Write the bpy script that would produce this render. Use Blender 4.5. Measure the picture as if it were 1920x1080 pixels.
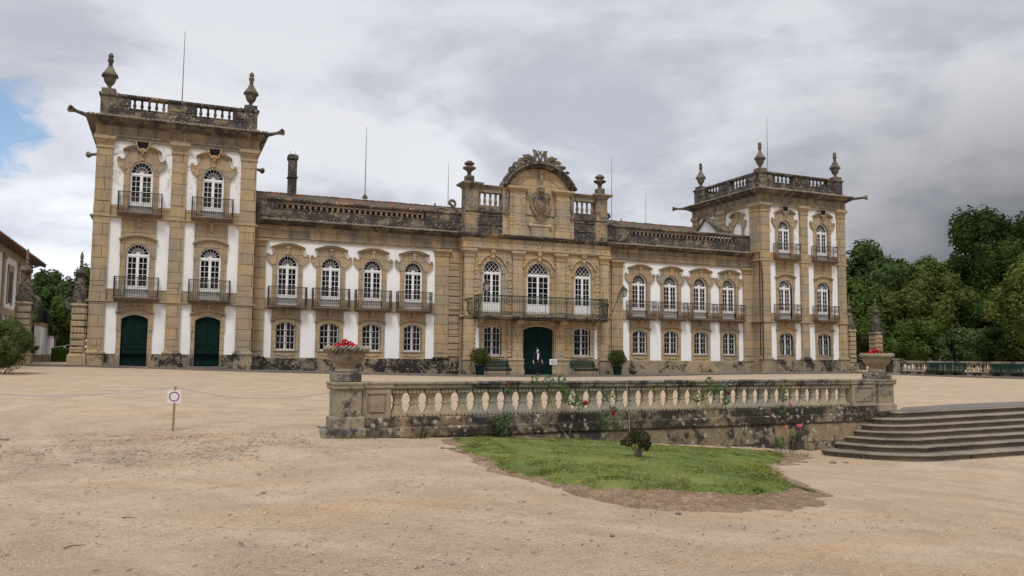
import bpy, bmesh, math, random
import numpy as np
from mathutils import Vector, Matrix, noise as mnoise
R = math.radians
PI = math.pi
for o in list(bpy.data.objects): bpy.data.objects.remove(o)
SC = bpy.context.scene
COL = SC.collection
random.seed(7)
# ------------------------------------------------------------------ camera
YAW, PITCH, ROLL = 0.3986, 0.0836, -0.0092
CAM = (-22.5842, -49.972, 1.0972)
def cam_matrix():
    a, b, c = YAW, PITCH, ROLL
    Rz = np.array([[math.cos(a), -math.sin(a), 0], [math.sin(a), math.cos(a), 0], [0, 0, 1]])
    Rx = np.array([[1, 0, 0], [0, math.cos(b), math.sin(b)], [0, -math.sin(b), math.cos(b)]])
    Ry = np.array([[math.cos(c), 0, -math.sin(c)], [0, 1, 0], [math.sin(c), 0, math.cos(c)]])
    W = Ry @ Rx @ Rz
    r, f, u = W[0], W[1], W[2]
    M = Matrix(((r[0], u[0], -f[0], CAM[0]), (r[1], u[1], -f[1], CAM[1]), (r[2], u[2], -f[2], CAM[2]), (0, 0, 0, 1)))
    return M
cd = bpy.data.cameras.new('camera'); cam = bpy.data.objects.new('camera', cd); COL.objects.link(cam)
cam.matrix_world = cam_matrix()
cd.sensor_width = 36; cd.lens = 36 * 1528.246 / 1920; cd.clip_end = 3000; cd.clip_start = 0.1
SC.camera = cam
# ------------------------------------------------------------------ sky and light
SUN_EL, SUN_AZ = 58, 206     # azimuth measured clockwise from +Y
wd = bpy.data.worlds.new("World"); SC.world = wd; wd.use_nodes = True
def build_world():
    nt = wd.node_tree; N = nt.nodes; L = nt.links; N.clear()
    out = N.new('ShaderNodeOutputWorld')
    sky = N.new('ShaderNodeTexSky'); sky.sky_type = 'NISHITA'; sky.sun_disc = False
    sky.sun_elevation = R(SUN_EL); sky.sun_rotation = R(SUN_AZ)
    bg1 = N.new('ShaderNodeBackground'); bg1.inputs[1].default_value = 0.15
    L.new(sky.outputs[0], bg1.inputs[0])
    tc = N.new('ShaderNodeTexCoord')
    sep = N.new('ShaderNodeSeparateXYZ'); L.new(tc.outputs['Generated'], sep.inputs[0])
    def math_(op, a, b=None, c=None, clamp=False):
        m = N.new('ShaderNodeMath'); m.operation = op; m.use_clamp = clamp
        for i, v in enumerate((a, b, c)):
            if v is None: continue
            if isinstance(v, (int, float)): m.inputs[i].default_value = v
            else: L.new(v, m.inputs[i])
        return m.outputs[0]
    def rng(v, a, b, c, d, smooth=True):
        m = N.new('ShaderNodeMapRange'); m.interpolation_type = 'SMOOTHSTEP' if smooth else 'LINEAR'
        L.new(v, m.inputs[0])
        for i, q in enumerate((a, b, c, d)): m.inputs[i+1].default_value = q
        return m.outputs[0]
    den = math_('ADD', math_('MAXIMUM', sep.outputs[2], 0.0), 0.42)
    px = math_('DIVIDE', sep.outputs[0], den); py = math_('DIVIDE', sep.outputs[1], den)
    cmb = N.new('ShaderNodeCombineXYZ'); L.new(px, cmb.inputs[0]); L.new(py, cmb.inputs[1])
    def noise(vec, sc, det=8, rough=.55, dist=0.0, off=(0, 0, 0), scale=(1, 1, 1)):
        mp = N.new('ShaderNodeMapping'); L.new(vec, mp.inputs[0]); mp.inputs[1].default_value = off; mp.inputs[3].default_value = scale
        n = N.new('ShaderNodeTexNoise'); L.new(mp.outputs[0], n.inputs[0]); n.inputs['Scale'].default_value = sc
        n.inputs['Detail'].default_value = det; n.inputs['Roughness'].default_value = rough; n.inputs['Distortion'].default_value = dist
        return n.outputs[0]
    n1 = noise(cmb.outputs[0], 1.1, 9, .5, .25, (3.1, 1.7, 0))
    n2 = noise(cmb.outputs[0], 3.2, 10, .55, .5, (8.1, 4.7, 0))
    n3 = noise(tc.outputs['Generated'], 4.2, 10, .56, .35, (0.9, 0.1, .4), (1, 1, 2.2))
    s = math_('ADD', math_('ADD', math_('MULTIPLY', n1, .32), math_('MULTIPLY', n2, .18)), math_('MULTIPLY', n3, .50))
    cl = rng(s, .42, .57, 0, 1)
    mx = N.new('ShaderNodeMix'); mx.data_type = 'RGBA'; L.new(math_('ADD', math_('MULTIPLY', cl, rng(sep.outputs[2], .28, .5, 1, .45)), rng(sep.outputs[2], .28, .5, 0, .36)), mx.inputs[0])
    mx.inputs[6].default_value = (.50, .52, .59, 1); mx.inputs[7].default_value = (.775, .79, .84, 1)
    # slow changes of brightness over the sky: pale low in the west, slate low in the east, bright overhead
    rx = math_('ADD', math_('MULTIPLY', sep.outputs[0], math.cos(YAW)), math_('MULTIPLY', sep.outputs[1], -math.sin(YAW)))
    east = rng(rx, .05, .60, 0, 1)
    low = rng(sep.outputs[2], .12, .40, 1, 0)
    dark = math_('MULTIPLY', math_('MULTIPLY', east, low), .68)
    topd = math_('MULTIPLY', math_('MULTIPLY', rng(rx, -.3, .4, 0, 1), rng(sep.outputs[2], .30, .46, 0, 1)), .10)
    west = math_('MULTIPLY', math_('MULTIPLY', rng(math_('MULTIPLY', rx, -1.0), .15, .50, 0, 1), rng(sep.outputs[2], .10, .34, 1, 0)), .32)
    midb = math_('MULTIPLY', math_('MULTIPLY', rng(math_('ABSOLUTE', math_('SUBTRACT', rx, .08)), .0, .35, 1, 0), rng(sep.outputs[2], .15, .40, 1, 0)), .10)
    up = rng(sep.outputs[2], .5, .95, 0, .7)
    g = math_('ADD', math_('SUBTRACT', math_('SUBTRACT', 1.0, dark), topd), math_('ADD', math_('ADD', west, midb), up))
    mul = N.new('ShaderNodeMix'); mul.data_type = 'RGBA'; mul.blend_type = 'MULTIPLY'; mul.inputs[0].default_value = 1
    L.new(mx.outputs[2], mul.inputs[6])
    cg = N.new('ShaderNodeCombineColor'); [L.new(g, cg.inputs[i]) for i in range(3)]
    L.new(cg.outputs[0], mul.inputs[7])
    bg2 = N.new('ShaderNodeBackground'); L.new(mul.outputs[2], bg2.inputs[0]); bg2.inputs[1].default_value = 1.0
    # gap in the clouds to the west where blue shows
    vd = N.new('ShaderNodeVectorMath'); vd.operation = 'DISTANCE'; L.new(tc.outputs['Generated'], vd.inputs[0])
    vd.inputs[1].default_value = (-.182, .955, .232)
    dd = math_('ADD', vd.outputs['Value'], math_('MULTIPLY', math_('SUBTRACT', noise(tc.outputs['Generated'], 14, 7, .6, .4, (0, 0, 0), (1, 1, 2)), .5), .16))
    gap = rng(dd, .018, .055, 1, 0)
    sh = N.new('ShaderNodeMixShader'); L.new(gap, sh.inputs[0]); L.new(bg2.outputs[0], sh.inputs[1]); L.new(bg1.outputs[0], sh.inputs[2])
    L.new(sh.outputs[0], out.inputs[0])
build_world()
sl = bpy.data.lights.new('sun', 'SUN'); sl.energy = 2.1; sl.angle = R(18); sl.color = (1, .97, .93)
so = bpy.data.objects.new('sun', sl); COL.objects.link(so)
_d = Vector((math.sin(R(SUN_AZ)) * math.cos(R(SUN_EL)), math.cos(R(SUN_AZ)) * math.cos(R(SUN_EL)), math.sin(R(SUN_EL))))
so.rotation_euler = _d.to_track_quat('Z', 'Y').to_euler(); so.location = (0, -60, 60)
SC.view_settings.view_transform = 'Standard'; SC.view_settings.look = 'None'
SC.view_settings.exposure = 0.0; SC.view_settings.gamma = 1
SC.render.engine = 'CYCLES'
SC.cycles.max_bounces = 6; SC.cycles.diffuse_bounces = 3; SC.cycles.glossy_bounces = 2; SC.cycles.transmission_bounces = 2
# ------------------------------------------------------------------ materials
class NG:
    def __init__(s, name):
        s.m = bpy.data.materials.new(name); s.m.use_nodes = True; s.t = s.m.node_tree; s.N = s.t.nodes; s.L = s.t.links
        s.b = s.N['Principled BSDF']; s.b.inputs['Specular IOR Level'].default_value = .25
        g = s.N.new('ShaderNodeNewGeometry'); s.pos = g.outputs['Position']; s.nor = g.outputs['Normal']
    def set(s, inp, v):
        if isinstance(v, (int, float, tuple)): inp.default_value = v
        else: s.L.new(v, inp)
    def math(s, op, a, b=None, clamp=False):
        m = s.N.new('ShaderNodeMath'); m.operation = op; m.use_clamp = clamp
        s.set(m.inputs[0], a)
        if b is not None: s.set(m.inputs[1], b)
        return m.outputs[0]
    def map(s, vec, scale=(1, 1, 1), off=(0, 0, 0), rot=(0, 0, 0)):
        m = s.N.new('ShaderNodeMapping'); s.L.new(vec, m.inputs[0]); m.inputs[1].default_value = off; m.inputs[2].default_value = rot; m.inputs[3].default_value = scale
        return m.outputs[0]
    def noise(s, sc, det=6, rough=.55, dist=0, vec=None, col=False):
        n = s.N.new('ShaderNodeTexNoise'); s.L.new(vec if vec is not None else s.pos, n.inputs[0])
        n.inputs['Scale'].default_value = sc; n.inputs['Detail'].default_value = det; n.inputs['Roughness'].default_value = rough; n.inputs['Distortion'].default_value = dist
        return n.outputs[1 if col else 0]
    def vor(s, sc, vec=None, feat='F1', out='Distance'):
        n = s.N.new('ShaderNodeTexVoronoi'); n.feature = feat; s.L.new(vec if vec is not None else s.pos, n.inputs[0]); n.inputs['Scale'].default_value = sc
        return n.outputs[out]
    def rng(s, v, a, b, c=0, d=1):
        m = s.N.new('ShaderNodeMapRange'); s.set(m.inputs[0], v)
        for i, q in enumerate((a, b, c, d)): m.inputs[i+1].default_value = q
        return m.outputs[0]
    def mix(s, f, a, b, mode='MIX'):
        m = s.N.new('ShaderNodeMix'); m.data_type = 'RGBA'; m.blend_type = mode; s.set(m.inputs[0], f)
        s.set(m.inputs[6], a if not isinstance(a, tuple) else (*a, 1)[:4]); s.set(m.inputs[7], b if not isinstance(b, tuple) else (*b, 1)[:4])
        return m.outputs[2]
    def grey(s, v):
        c = s.N.new('ShaderNodeCombineColor'); [s.L.new(v, c.inputs[i]) for i in range(3)]; return c.outputs[0]
    def bump(s, h, strength=.3, dist=.02):
        b = s.N.new('ShaderNodeBump'); b.inputs['Strength'].default_value = strength; b.inputs['Distance'].default_value = dist
        s.L.new(h, b.inputs['Height']); s.L.new(b.outputs[0], s.b.inputs['Normal'])
    def fin(s, col, rough=.85):
        s.set(s.b.inputs['Base Color'], (*col, 1) if isinstance(col, tuple) else col); s.set(s.b.inputs['Roughness'], rough); return s.m

def stone_mat(name, c1, c2, grey=(.30, .27, .22), joints=(1.05, .46), jstr=.55, crust=None, lichen=None, crustcol=(.035, .03, .028), streak=.35, fine=1.0, greyamt=(.5, .68), rot=0, dark2=.25, grain=1.0, msz=.014):
    g = NG(name)
    big = g.noise(.55, 5, .6); mid = g.noise(2.6, 7, .62); fin_ = g.noise(14 * fine, 8, .65)
    col = g.mix(g.rng(mid, .35, .65), c1, c2)
    if joints:
        sp = g.N.new('ShaderNodeSeparateXYZ'); g.L.new(g.pos, sp.inputs[0])
        cb = g.N.new('ShaderNodeCombineXYZ'); g.L.new(g.math('ADD', g.math('ADD', sp.outputs[0], sp.outputs[1]), g.math('MULTIPLY', g.noise(1.3, 3, .5), .03)), cb.inputs[0]); g.L.new(g.math('ADD', sp.outputs[2], g.math('MULTIPLY', g.noise(1.1, 3, .5), .02)), cb.inputs[1])
        br = g.N.new('ShaderNodeTexBrick'); g.L.new(cb.outputs[0], br.inputs[0]); br.inputs['Scale'].default_value = 1
        br.inputs['Brick Width'].default_value = joints[0]; br.inputs['Row Height'].default_value = joints[1]
        br.inputs['Mortar Size'].default_value = msz; br.inputs['Mortar Smooth'].default_value = .3; br.offset = .5
        br.inputs['Color1'].default_value = (0, 0, 0, 1); br.inputs['Color2'].default_value = (1, 1, 1, 1); br.inputs['Mortar'].default_value = (.5, .5, .5, 1)
        bw = g.math('ADD', br.outputs['Color'], 0.0)
        col = g.mix(g.math('MULTIPLY', g.rng(bw, .35, 1), .70), col, grey)
        col = g.mix(g.math('MULTIPLY', g.rng(bw, .38, .0), .5), col, tuple(q * .8 for q in c2))
        wn = g.math('FRACT', g.math('MULTIPLY', bw, 7.31))
        col = g.mix(g.math('MULTIPLY', g.rng(wn, .5, 1), .35), col, (.56, .36, .16))
    col = g.mix(g.rng(big, greyamt[0], greyamt[1]), col, grey)
    st = g.noise(1.0, 7, .65, vec=g.map(g.pos, (3.2, 3.2, .35)))
    col = g.mix(g.math('MULTIPLY', g.rng(st, .52, .72), streak), col, (.07, .06, .05))
    col = g.mix(g.math('MULTIPLY', g.rng(g.noise(5, 9, .72), .5, .75), dark2), col, (.06, .052, .045))
    col = g.mix(g.rng(fin_, .5, .72, 0, .55*grain), col, g.mix(.5, col, (.62, .56, .45)))
    col = g.mix(g.rng(fin_, .48, .30, 0, .55*grain), col, g.mix(.75, col, (.05, .042, .035)))
    col = g.mix(g.math('MULTIPLY', g.rng(g.noise(9, 9, .75, .4, vec=g.map(g.pos, (1, 1, .7), (5, 2, 8))), .56, .66), dark2 * 1.3), col, (.05, .042, .036))
    h = g.math('ADD', g.math('MULTIPLY', fin_, .6), g.math('MULTIPLY', mid, .4))
    if joints:
        col = g.mix(g.math('MULTIPLY', br.outputs['Fac'], jstr), col, (.055, .045, .038))
        h = g.math('SUBTRACT', h, g.math('MULTIPLY', br.outputs['Fac'], .8))
    if crust:
        cn = g.math('ADD', g.math('MULTIPLY', g.noise(1.1, 10, .68, .6), .7), g.math('MULTIPLY', g.noise(7, 8, .7), .3))
        col = g.mix(g.rng(cn, crust[0], crust[1]), col, g.mix(g.rng(fin_, .35, .65), crustcol, tuple(min(1, q * 2.4) for q in crustcol)))
    if lichen:
        v = g.math('ADD', g.vor(lichen[1], g.mixv(g.pos) if False else g.pos), g.math('MULTIPLY', g.noise(lichen[1] * 2.2, 5, .6), .55))
        ln = g.math('MULTIPLY', g.rng(v, lichen[0], lichen[0] - .07), g.rng(g.noise(1.7, 4, .6), .42, .58))
        col = g.mix(g.math('MULTIPLY', ln, .8), col, (.42, .40, .33))
    g.bump(h, .35, .025)
    return g.fin(col, .9)
M = {}
OC1, OC2 = (.435, .335, .215), (.375, .268, .152)
M['stone'] = stone_mat('granite_ashlar', OC1, OC2, (.30, .255, .185), (2.6, .62), .95, None, None, streak=.42, grain=.35, msz=.016, dark2=.18)
M['stone_plain'] = stone_mat('granite_dressed', (.43, .33, .205), (.38, .275, .16), (.30, .26, .20), (1.25, .64), .8, None, None, streak=.38, dark2=.16, grain=.35)
M['stone_centre'] = stone_mat('granite_golden', (.51, .385, .235), (.45, .325, .18), (.34, .29, .22), (1.05, .5), .75, None, None, streak=.36, dark2=.18, grain=.4)
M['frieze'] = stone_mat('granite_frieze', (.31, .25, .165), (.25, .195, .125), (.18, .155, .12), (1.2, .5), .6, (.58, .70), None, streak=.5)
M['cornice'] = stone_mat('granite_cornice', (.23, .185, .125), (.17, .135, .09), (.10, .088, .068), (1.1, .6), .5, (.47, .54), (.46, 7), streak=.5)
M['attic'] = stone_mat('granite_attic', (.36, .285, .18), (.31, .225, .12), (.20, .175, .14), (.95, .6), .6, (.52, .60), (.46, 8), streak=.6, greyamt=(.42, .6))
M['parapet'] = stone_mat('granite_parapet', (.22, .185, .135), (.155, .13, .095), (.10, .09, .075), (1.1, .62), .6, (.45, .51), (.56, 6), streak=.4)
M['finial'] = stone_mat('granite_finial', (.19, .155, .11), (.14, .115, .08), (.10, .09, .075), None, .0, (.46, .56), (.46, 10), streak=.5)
M['plinth'] = stone_mat('granite_plinth', (.28, .23, .165), (.22, .175, .12), (.14, .125, .105), (1.15, 2.0), .7, (.46, .51), (.56, 6), streak=.3, crustcol=(.018, .0155, .013))
M['plinth_light'] = stone_mat('granite_plinth_pale', (.38, .30, .19), (.31, .235, .14), (.20, .18, .145), (1.15, 2.0), .6, (.52, .58), (.52, 6), streak=.35, crustcol=(.025, .022, .02))
M['plinth_tower'] = stone_mat('granite_tower_plinth', (.30, .24, .165), (.24, .18, .12), (.15, .13, .11), (1.15, 2.0), .7, (.49, .55), (.54, 6), streak=.5, crustcol=(.022, .019, .016))
M['rail'] = stone_mat('balustrade_stone', (.31, .27, .19), (.25, .21, .14), (.20, .185, .15), None, 0, (.49, .55), (.56, 11), streak=.3, fine=2.2, greyamt=(.4, .6))
M['railbal'] = stone_mat('baluster_stone', (.40, .345, .235), (.36, .28, .17), (.29, .265, .21), None, 0, (.57, .66), (.52, 13), streak=.35, fine=2.5, greyamt=(.45, .55))
M['lowwall'] = stone_mat('garden_wall_stone', (.22, .175, .12), (.17, .13, .085), (.115, .10, .08), (1.5, 5.0), .8, (.41, .49), (.60, 7), streak=.25, crustcol=(.022, .018, .0145), fine=2)
M['lowcourse'] = stone_mat('garden_wall_footing', (.29, .22, .135), (.23, .17, .095), (.155, .135, .105), (1.7, .42), .8, (.49, .53), (.58, 6), streak=.3, crustcol=(.03, .025, .022), fine=2)
M['step'] = stone_mat('step_stone', (.26, .215, .16), (.215, .175, .13), (.17, .15, .12), None, 0, (.50, .68), (.2, 9), streak=.1, crustcol=(.06, .05, .042), fine=2)
M['urn'] = stone_mat('urn_stone', (.33, .275, .19), (.27, .215, .14), (.21, .19, .15), None, 0, (.54, .62), (.54, 13), streak=.25, fine=3)
def plaster(name, stain):
    g = NG(name)
    c = g.mix(g.rng(g.noise(.8, 6, .6), .3, .7), (.84, .84, .835), (.78, .78, .77))
    c = g.mix(g.math('MULTIPLY', g.rng(g.noise(1, 8, .7, vec=g.map(g.pos, (4, 4, .3))), .55, .75), .16), c, (.45, .43, .39))
    if stain:
        n = g.noise(1.3, 10, .68, .8)
        sz = g.N.new('ShaderNodeSeparateXYZ'); g.L.new(g.pos, sz.inputs[0]); hi = g.rng(sz.outputs[2], 9.0, 10.5, .12, 1)
        c = g.mix(g.math('MULTIPLY', g.math('MULTIPLY', g.rng(n, .55, .59), .6), hi), c, (.52, .46, .36))
        c = g.mix(g.math('MULTIPLY', g.math('MULTIPLY', g.rng(g.noise(2.1, 10, .7, .5, vec=g.map(g.pos, (1, 1, 1), (9, 4, 2))), .57, .63), .65), hi), c, (.30, .285, .26))
    g.bump(g.noise(9, 6, .6), .12, .01)
    return g.fin(c, .9)
M['plaster'] = plaster('lime_plaster', False); M['plaster_worn'] = plaster('worn_plaster', True)
def simple(name, col, rough=.6, var=.25, sc=6, metal=0, bump=0, spec=.3):
    g = NG(name); n = g.noise(sc, 6, .6)
    c = g.mix(g.rng(n, .3, .7), tuple(q * (1 - var) for q in col), tuple(min(1, q * (1 + var)) for q in col))
    g.b.inputs['Metallic'].default_value = metal; g.b.inputs['Specular IOR Level'].default_value = spec
    if bump: g.bump(n, bump, .01)
    return g.fin(c, rough)
M['white_paint'] = simple('white_paint', (.80, .80, .79), .5, .04)
M['door'] = simple('dark_green_paint', (.005, .019, .017), .7, .35, 3, spec=.08)
M['bench'] = simple('green_bench_paint', (.008, .032, .026), .7, .25, spec=.1)
M['tub'] = simple('green_tub_paint', (.005, .022, .020), .7, .2, spec=.1)
M['iron'] = simple('wrought_iron', (.045, .036, .032), .6, .4, 9)
M['iron_rust'] = simple('rusty_iron', (.075, .052, .042), .8, .45, 12)
M['iron_green'] = simple('weathered_green_iron', (.040, .055, .038), .75, .45, 8)
M['lantern_glass'] = simple('lantern_glass', (.30, .29, .26), .2, .15)
M['dark'] = simple('hole_shade', (.006, .005, .005), .9, .2)  # near-black colour standing in for the shade inside the spout opening
M['wood'] = simple('stake_wood', (.27, .20, .11), .8, .25, 30)
M['twigs'] = simple('stem_bark', (.13, .10, .075), .8, .3, 20)
M['bark'] = simple('tree_bark', (.085, .066, .05), .9, .35, 5, bump=.4)
M['steel'] = simple('galvanised_chain', (.33, .34, .36), .45, .25, 30, metal=.6)
M['rod'] = simple('rod_metal', (.14, .14, .145), .5, .2)
M['red'] = simple('red_petals', (.50, .007, .012), .7, .55, 30)
M['pink'] = simple('pink_petals', (.75, .16, .20), .6, .25, 40)
M['crimson'] = simple('crimson_petals', (.33, .01, .02), .6, .3, 40)
M['yellow'] = simple('yellow_petals', (.75, .60, .03), .6, .2, 40)
M['signwhite'] = simple('sign_white', (.66, .68, .70), .4, .04)
M['signred'] = simple('sign_red', (.27, .012, .04), .4, .05)
M['text'] = simple('printed_text', (.16, .16, .17), .6, .1)
M['riser'] = stone_mat('riser_stone', (.19, .155, .115), (.15, .12, .09), (.115, .10, .08), None, 0, (.58, .68), (.46, 9), streak=.2, crustcol=(.022, .019, .016), fine=2)  # darker than the treads: dirt plus riser shade put into the colour
M['slab'] = stone_mat('balcony_slab', (.22, .155, .11), (.17, .12, .085), (.12, .10, .08), None, 0, (.5, .7), None, streak=.5)
M['terra'] = simple('terracotta', (.10, .065, .045), .9, .4, 8)
M['shutter'] = simple('dark_shutter', (.018, .024, .022), .6, .3)
M['globe'] = simple('globe_glass', (.75, .75, .73), .3, .03)
def glass():
    g = NG('window_glass'); g.b.inputs['Specular IOR Level'].default_value = .16
    n = g.noise(1.4, 3, .5)
    v = g.N.new('ShaderNodeTexWhiteNoise'); v.noise_dimensions = '3D'
    sn = g.N.new('ShaderNodeVectorMath'); sn.operation = 'SNAP'; g.L.new(g.pos, sn.inputs[0]); sn.inputs[1].default_value = (.23, 9, .36); g.L.new(sn.outputs[0], v.inputs[0])
    q = g.math('MULTIPLY', g.rng(v.outputs[0], .55, 1.0), g.rng(n, .42, .6))
    c = g.mix(q, (.004, .004, .005), (.060, .064, .075))
    g.bump(g.noise(2.2, 2, .5), .25, .05)
    return g.fin(c, .10)
M['glass'] = glass()
def tiles():
    g = NG('roof_tiles')
    sp = g.N.new('ShaderNodeSeparateXYZ'); g.L.new(g.pos, sp.inputs[0])
    n = g.noise(1.2, 8, .7); n2 = g.noise(7, 6, .7)
    c = g.mix(g.rng(n2, .35, .65), (.30, .09, .045), (.15, .065, .045))
    c = g.mix(g.rng(n, .40, .50), c, (.095, .075, .055))
    g.bump(n2, .4, .03); return g.fin(c, .9)
M['tiles'] = tiles()
M['tile_old'] = stone_mat('lichen_tiles', (.30, .245, .19), (.20, .15, .11), (.16, .15, .12), None, 0, (.5, .66), (.3, 12), streak=.2)
def leafmat(name, ca, cb, cc=None, sc=.5, fine=4.0):
    g = NG(name)
    c = g.mix(g.rng(g.noise(sc, 4, .6), .38, .62), ca, cb)
    c = g.mix(g.rng(g.noise(fine, 4, .6), .45, .7), c, cc or tuple(q * 1.5 for q in cb))
    g.set(g.b.inputs['Base Color'], c); g.b.inputs['Roughness'].default_value = .7; g.b.inputs['Specular IOR Level'].default_value = .06
    tr = g.N.new('ShaderNodeBsdfTranslucent'); g.L.new(c, tr.inputs[0])
    ms = g.N.new('ShaderNodeMixShader'); ms.inputs[0].default_value = .25
    g.L.new(g.b.outputs[0], ms.inputs[1]); g.L.new(tr.outputs[0], ms.inputs[2]); g.L.new(ms.outputs[0], g.N['Material Output'].inputs[0])
    return g.m
M['leaf_dark'] = leafmat('dark_leaves', (.020, .035, .009), (.046, .070, .016))
M['leaf_mid'] = leafmat('mid_leaves', (.038, .064, .015), (.082, .120, .026))
M['leaf_olive'] = leafmat('olive_leaves', (.046, .060, .016), (.098, .115, .029))
M['leaf_yellow'] = leafmat('yellow_green_leaves', (.060, .092, .022), (.125, .160, .038), (.22, .24, .06), .6)
M['leaf_blue'] = leafmat('bluish_leaves', (.034, .056, .020), (.070, .104, .034))
M['leaf_light'] = leafmat('light_leaves', (.062, .098, .024), (.108, .155, .036))
M['leaf_box'] = leafmat('box_leaves', (.045, .062, .020), (.085, .10, .032), None, 3, 14)
M['leaf_shrub'] = leafmat('reddish_leaves', (.032, .042, .016), (.060, .066, .026), (.10, .055, .03), 4, 18)
M['leaf_rose'] = leafmat('rose_leaves', (.05, .095, .035), (.09, .15, .055), None, 4, 18)
M['leaf_ole'] = leafmat('oleander_leaves', (.045, .080, .022), (.080, .125, .035), (.13, .10, .045), 1.4, 9)
M['hedge'] = leafmat('hedge_leaves', (.05, .10, .02), (.085, .15, .03), None, 3, 12)
M['grass'] = leafmat('grass_blades', (.080, .120, .022), (.175, .185, .042), (.33, .28, .12), 1.1, 6)
def ground_mat():
    g = NG('gravel')
    a = g.noise(.22, 6, .6); b = g.noise(1.1, 8, .62, .4); f = g.noise(26, 8, .75); ff = g.noise(95, 5, .8)
    c = g.mix(g.rng(a, .35, .65), (.465, .352, .24), (.52, .395, .27))
    c = g.mix(g.rng(b, .40, .62), c, (.385, .285, .19))
    st = g.noise(.55, 8, .62, .3, vec=g.map(g.pos, (.45, 1.7, 1), rot=(0, 0, .25)))
    c = g.mix(g.math('MULTIPLY', g.rng(st, .52, .70), .55), c, (.55, .325, .150))
    c = g.mix(g.math('MULTIPLY', g.rng(g.noise(.8, 9, .68, .5, vec=g.map(g.pos, (.6, 1.6, 1), (7, 3, 0), (0, 0, -.2))), .55, .72), .32), c, (.56, .455, .33))
    # damp, darker crumbly patches left of the balustrade
    vx = g.N.new('ShaderNodeVectorMath'); vx.operation = 'DISTANCE'; g.L.new(g.map(g.pos, (1, 1.0, 0)), vx.inputs[0]); vx.inputs[1].default_value = (-22.6, -36.6, 0)
    pm = g.rng(vx.outputs['Value'], .6, 4.2, 1, 0)
    speck = g.noise(7.5, 9, .82, .2, vec=g.map(g.pos, (1, 1.5, 1)))
    c = g.mix(g.math('MULTIPLY', g.math('MULTIPLY', g.rng(speck, .50, .60), g.rng(g.noise(.7, 5, .6), .38, .58)), g.math('ADD', g.math('MULTIPLY', pm, .95), .16), clamp=True), c, (.17, .135, .105))
    # wheel tracks sweeping round the lawn
    for (cx, cy, rad, wd, st_) in ((-12.0, -33.0, 12.6, .17, .34), (-12.0, -33.0, 14.1, .17, .34), (-19.0, -60.0, 19.5, .2, .2), (-19.0, -60.0, 21.0, .2, .2), (-30.0, -20.0, 20.5, .2, .22)):
        vd = g.N.new('ShaderNodeVectorMath'); vd.operation = 'DISTANCE'; g.L.new(g.map(g.pos, (1, 1, 0)), vd.inputs[0]); vd.inputs[1].default_value = (cx, cy, 0)
        q = g.math('ABSOLUTE', g.math('SUBTRACT', g.math('ADD', vd.outputs['Value'], g.math('MULTIPLY', g.noise(.5, 3, .5), .5)), rad + .25))
        c = g.mix(g.math('MULTIPLY', g.math('MULTIPLY', g.rng(q, wd*1.6, wd*.5), g.rng(g.noise(1.6, 6, .7), .35, .6)), st_), c, (.62, .50, .37))
        c = g.mix(g.math('MULTIPLY', g.math('MULTIPLY', g.rng(g.math('ABSOLUTE', g.math('SUBTRACT', q, wd*1.9)), wd*.5, .0), g.rng(g.noise(3.6, 7, .75), .45, .6)), st_*.8), c, (.27, .195, .13))
    # wash-out grey rills near the camera
    c = g.mix(g.math('MULTIPLY', g.rng(g.noise(2.4, 9, .75, 1.2, vec=g.map(g.pos, (.7, 2.2, 1), (2, 5, 0))), .60, .68), .30), c, (.27, .215, .165))
    g2 = g.noise(9, 9, .8, .2, vec=g.map(g.pos, (1, 1.4, 1), (3, 1, 0)))
    c = g.mix(g.rng(g2, .46, .34, 0, .55), c, (.24, .175, .115)); c = g.mix(g.rng(g2, .55, .68, 0, .5), c, (.56, .47, .35))
    c = g.mix(g.rng(f, .46, .30, 0, .8), c, (.17, .12, .08))
    c = g.mix(g.rng(f, .56, .70, 0, .55), c, (.62, .53, .41))
    c = g.mix(g.rng(ff, .53, .63, 0, .85), c, (.14, .10, .068))
    c = g.mix(g.rng(ff, .45, .33, 0, .6), c, (.74, .66, .55))
    h = g.math('ADD', g.math('ADD', g.math('MULTIPLY', f, .5), g.math('MULTIPLY', ff, .3)), g.math('MULTIPLY', g.noise(4, 6, .6), 1.4))
    g.bump(h, 1.0, .03)
    return g.fin(c, .95)
M['gravel'] = ground_mat()
def soil_mat():
    g = NG('soil'); f = g.noise(30, 8, .75); b = g.noise(3.5, 7, .65)
    c = g.mix(g.rng(b, .35, .65), (.20, .125, .07), (.36, .245, .155)); c = g.mix(g.rng(f, .40, .62, 0, .8), c, (.10, .062, .038)); c = g.mix(g.rng(g.noise(9, 8, .7), .52, .66, 0, .7), c, (.44, .34, .235))
    g.bump(g.math('ADD', f, b), .8, .03); return g.fin(c, .95)
M['soil'] = soil_mat()
def turf_mat():
    g = NG('turf'); c = g.mix(g.rng(g.noise(1.2, 7, .65), .38, .62), (.095, .145, .03), (.185, .20, .05))
    c = g.mix(g.rng(g.noise(30, 6, .7), .45, .7, 0, .5), c, (.05, .07, .02)); g.bump(g.noise(50, 5, .7), .8, .02); return g.fin(c, .95)
M['turf'] = turf_mat()
M['paving'] = stone_mat('paving_stone', (.17, .15, .125), (.14, .12, .10), (.12, .11, .10), None, 0, (.55, .75), None, streak=.1)
M['skin'] = simple('skin', (.50, .30, .22), .5, .06)
M['suit'] = simple('navy_suit', (.008, .009, .022), .8, .2)
M['blouse'] = simple('white_blouse', (.72, .72, .72), .7, .05)
M['mask'] = simple('white_mask', (.70, .73, .76), .7, .03)
M['hair'] = simple('dark_hair', (.022, .014, .010), .6, .3, 30)
M['shoe'] = simple('black_shoe', (.008, .008, .008), .4, .1)
M['plastic'] = simple('grey_post', (.36, .37, .37), .4, .1)
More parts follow.
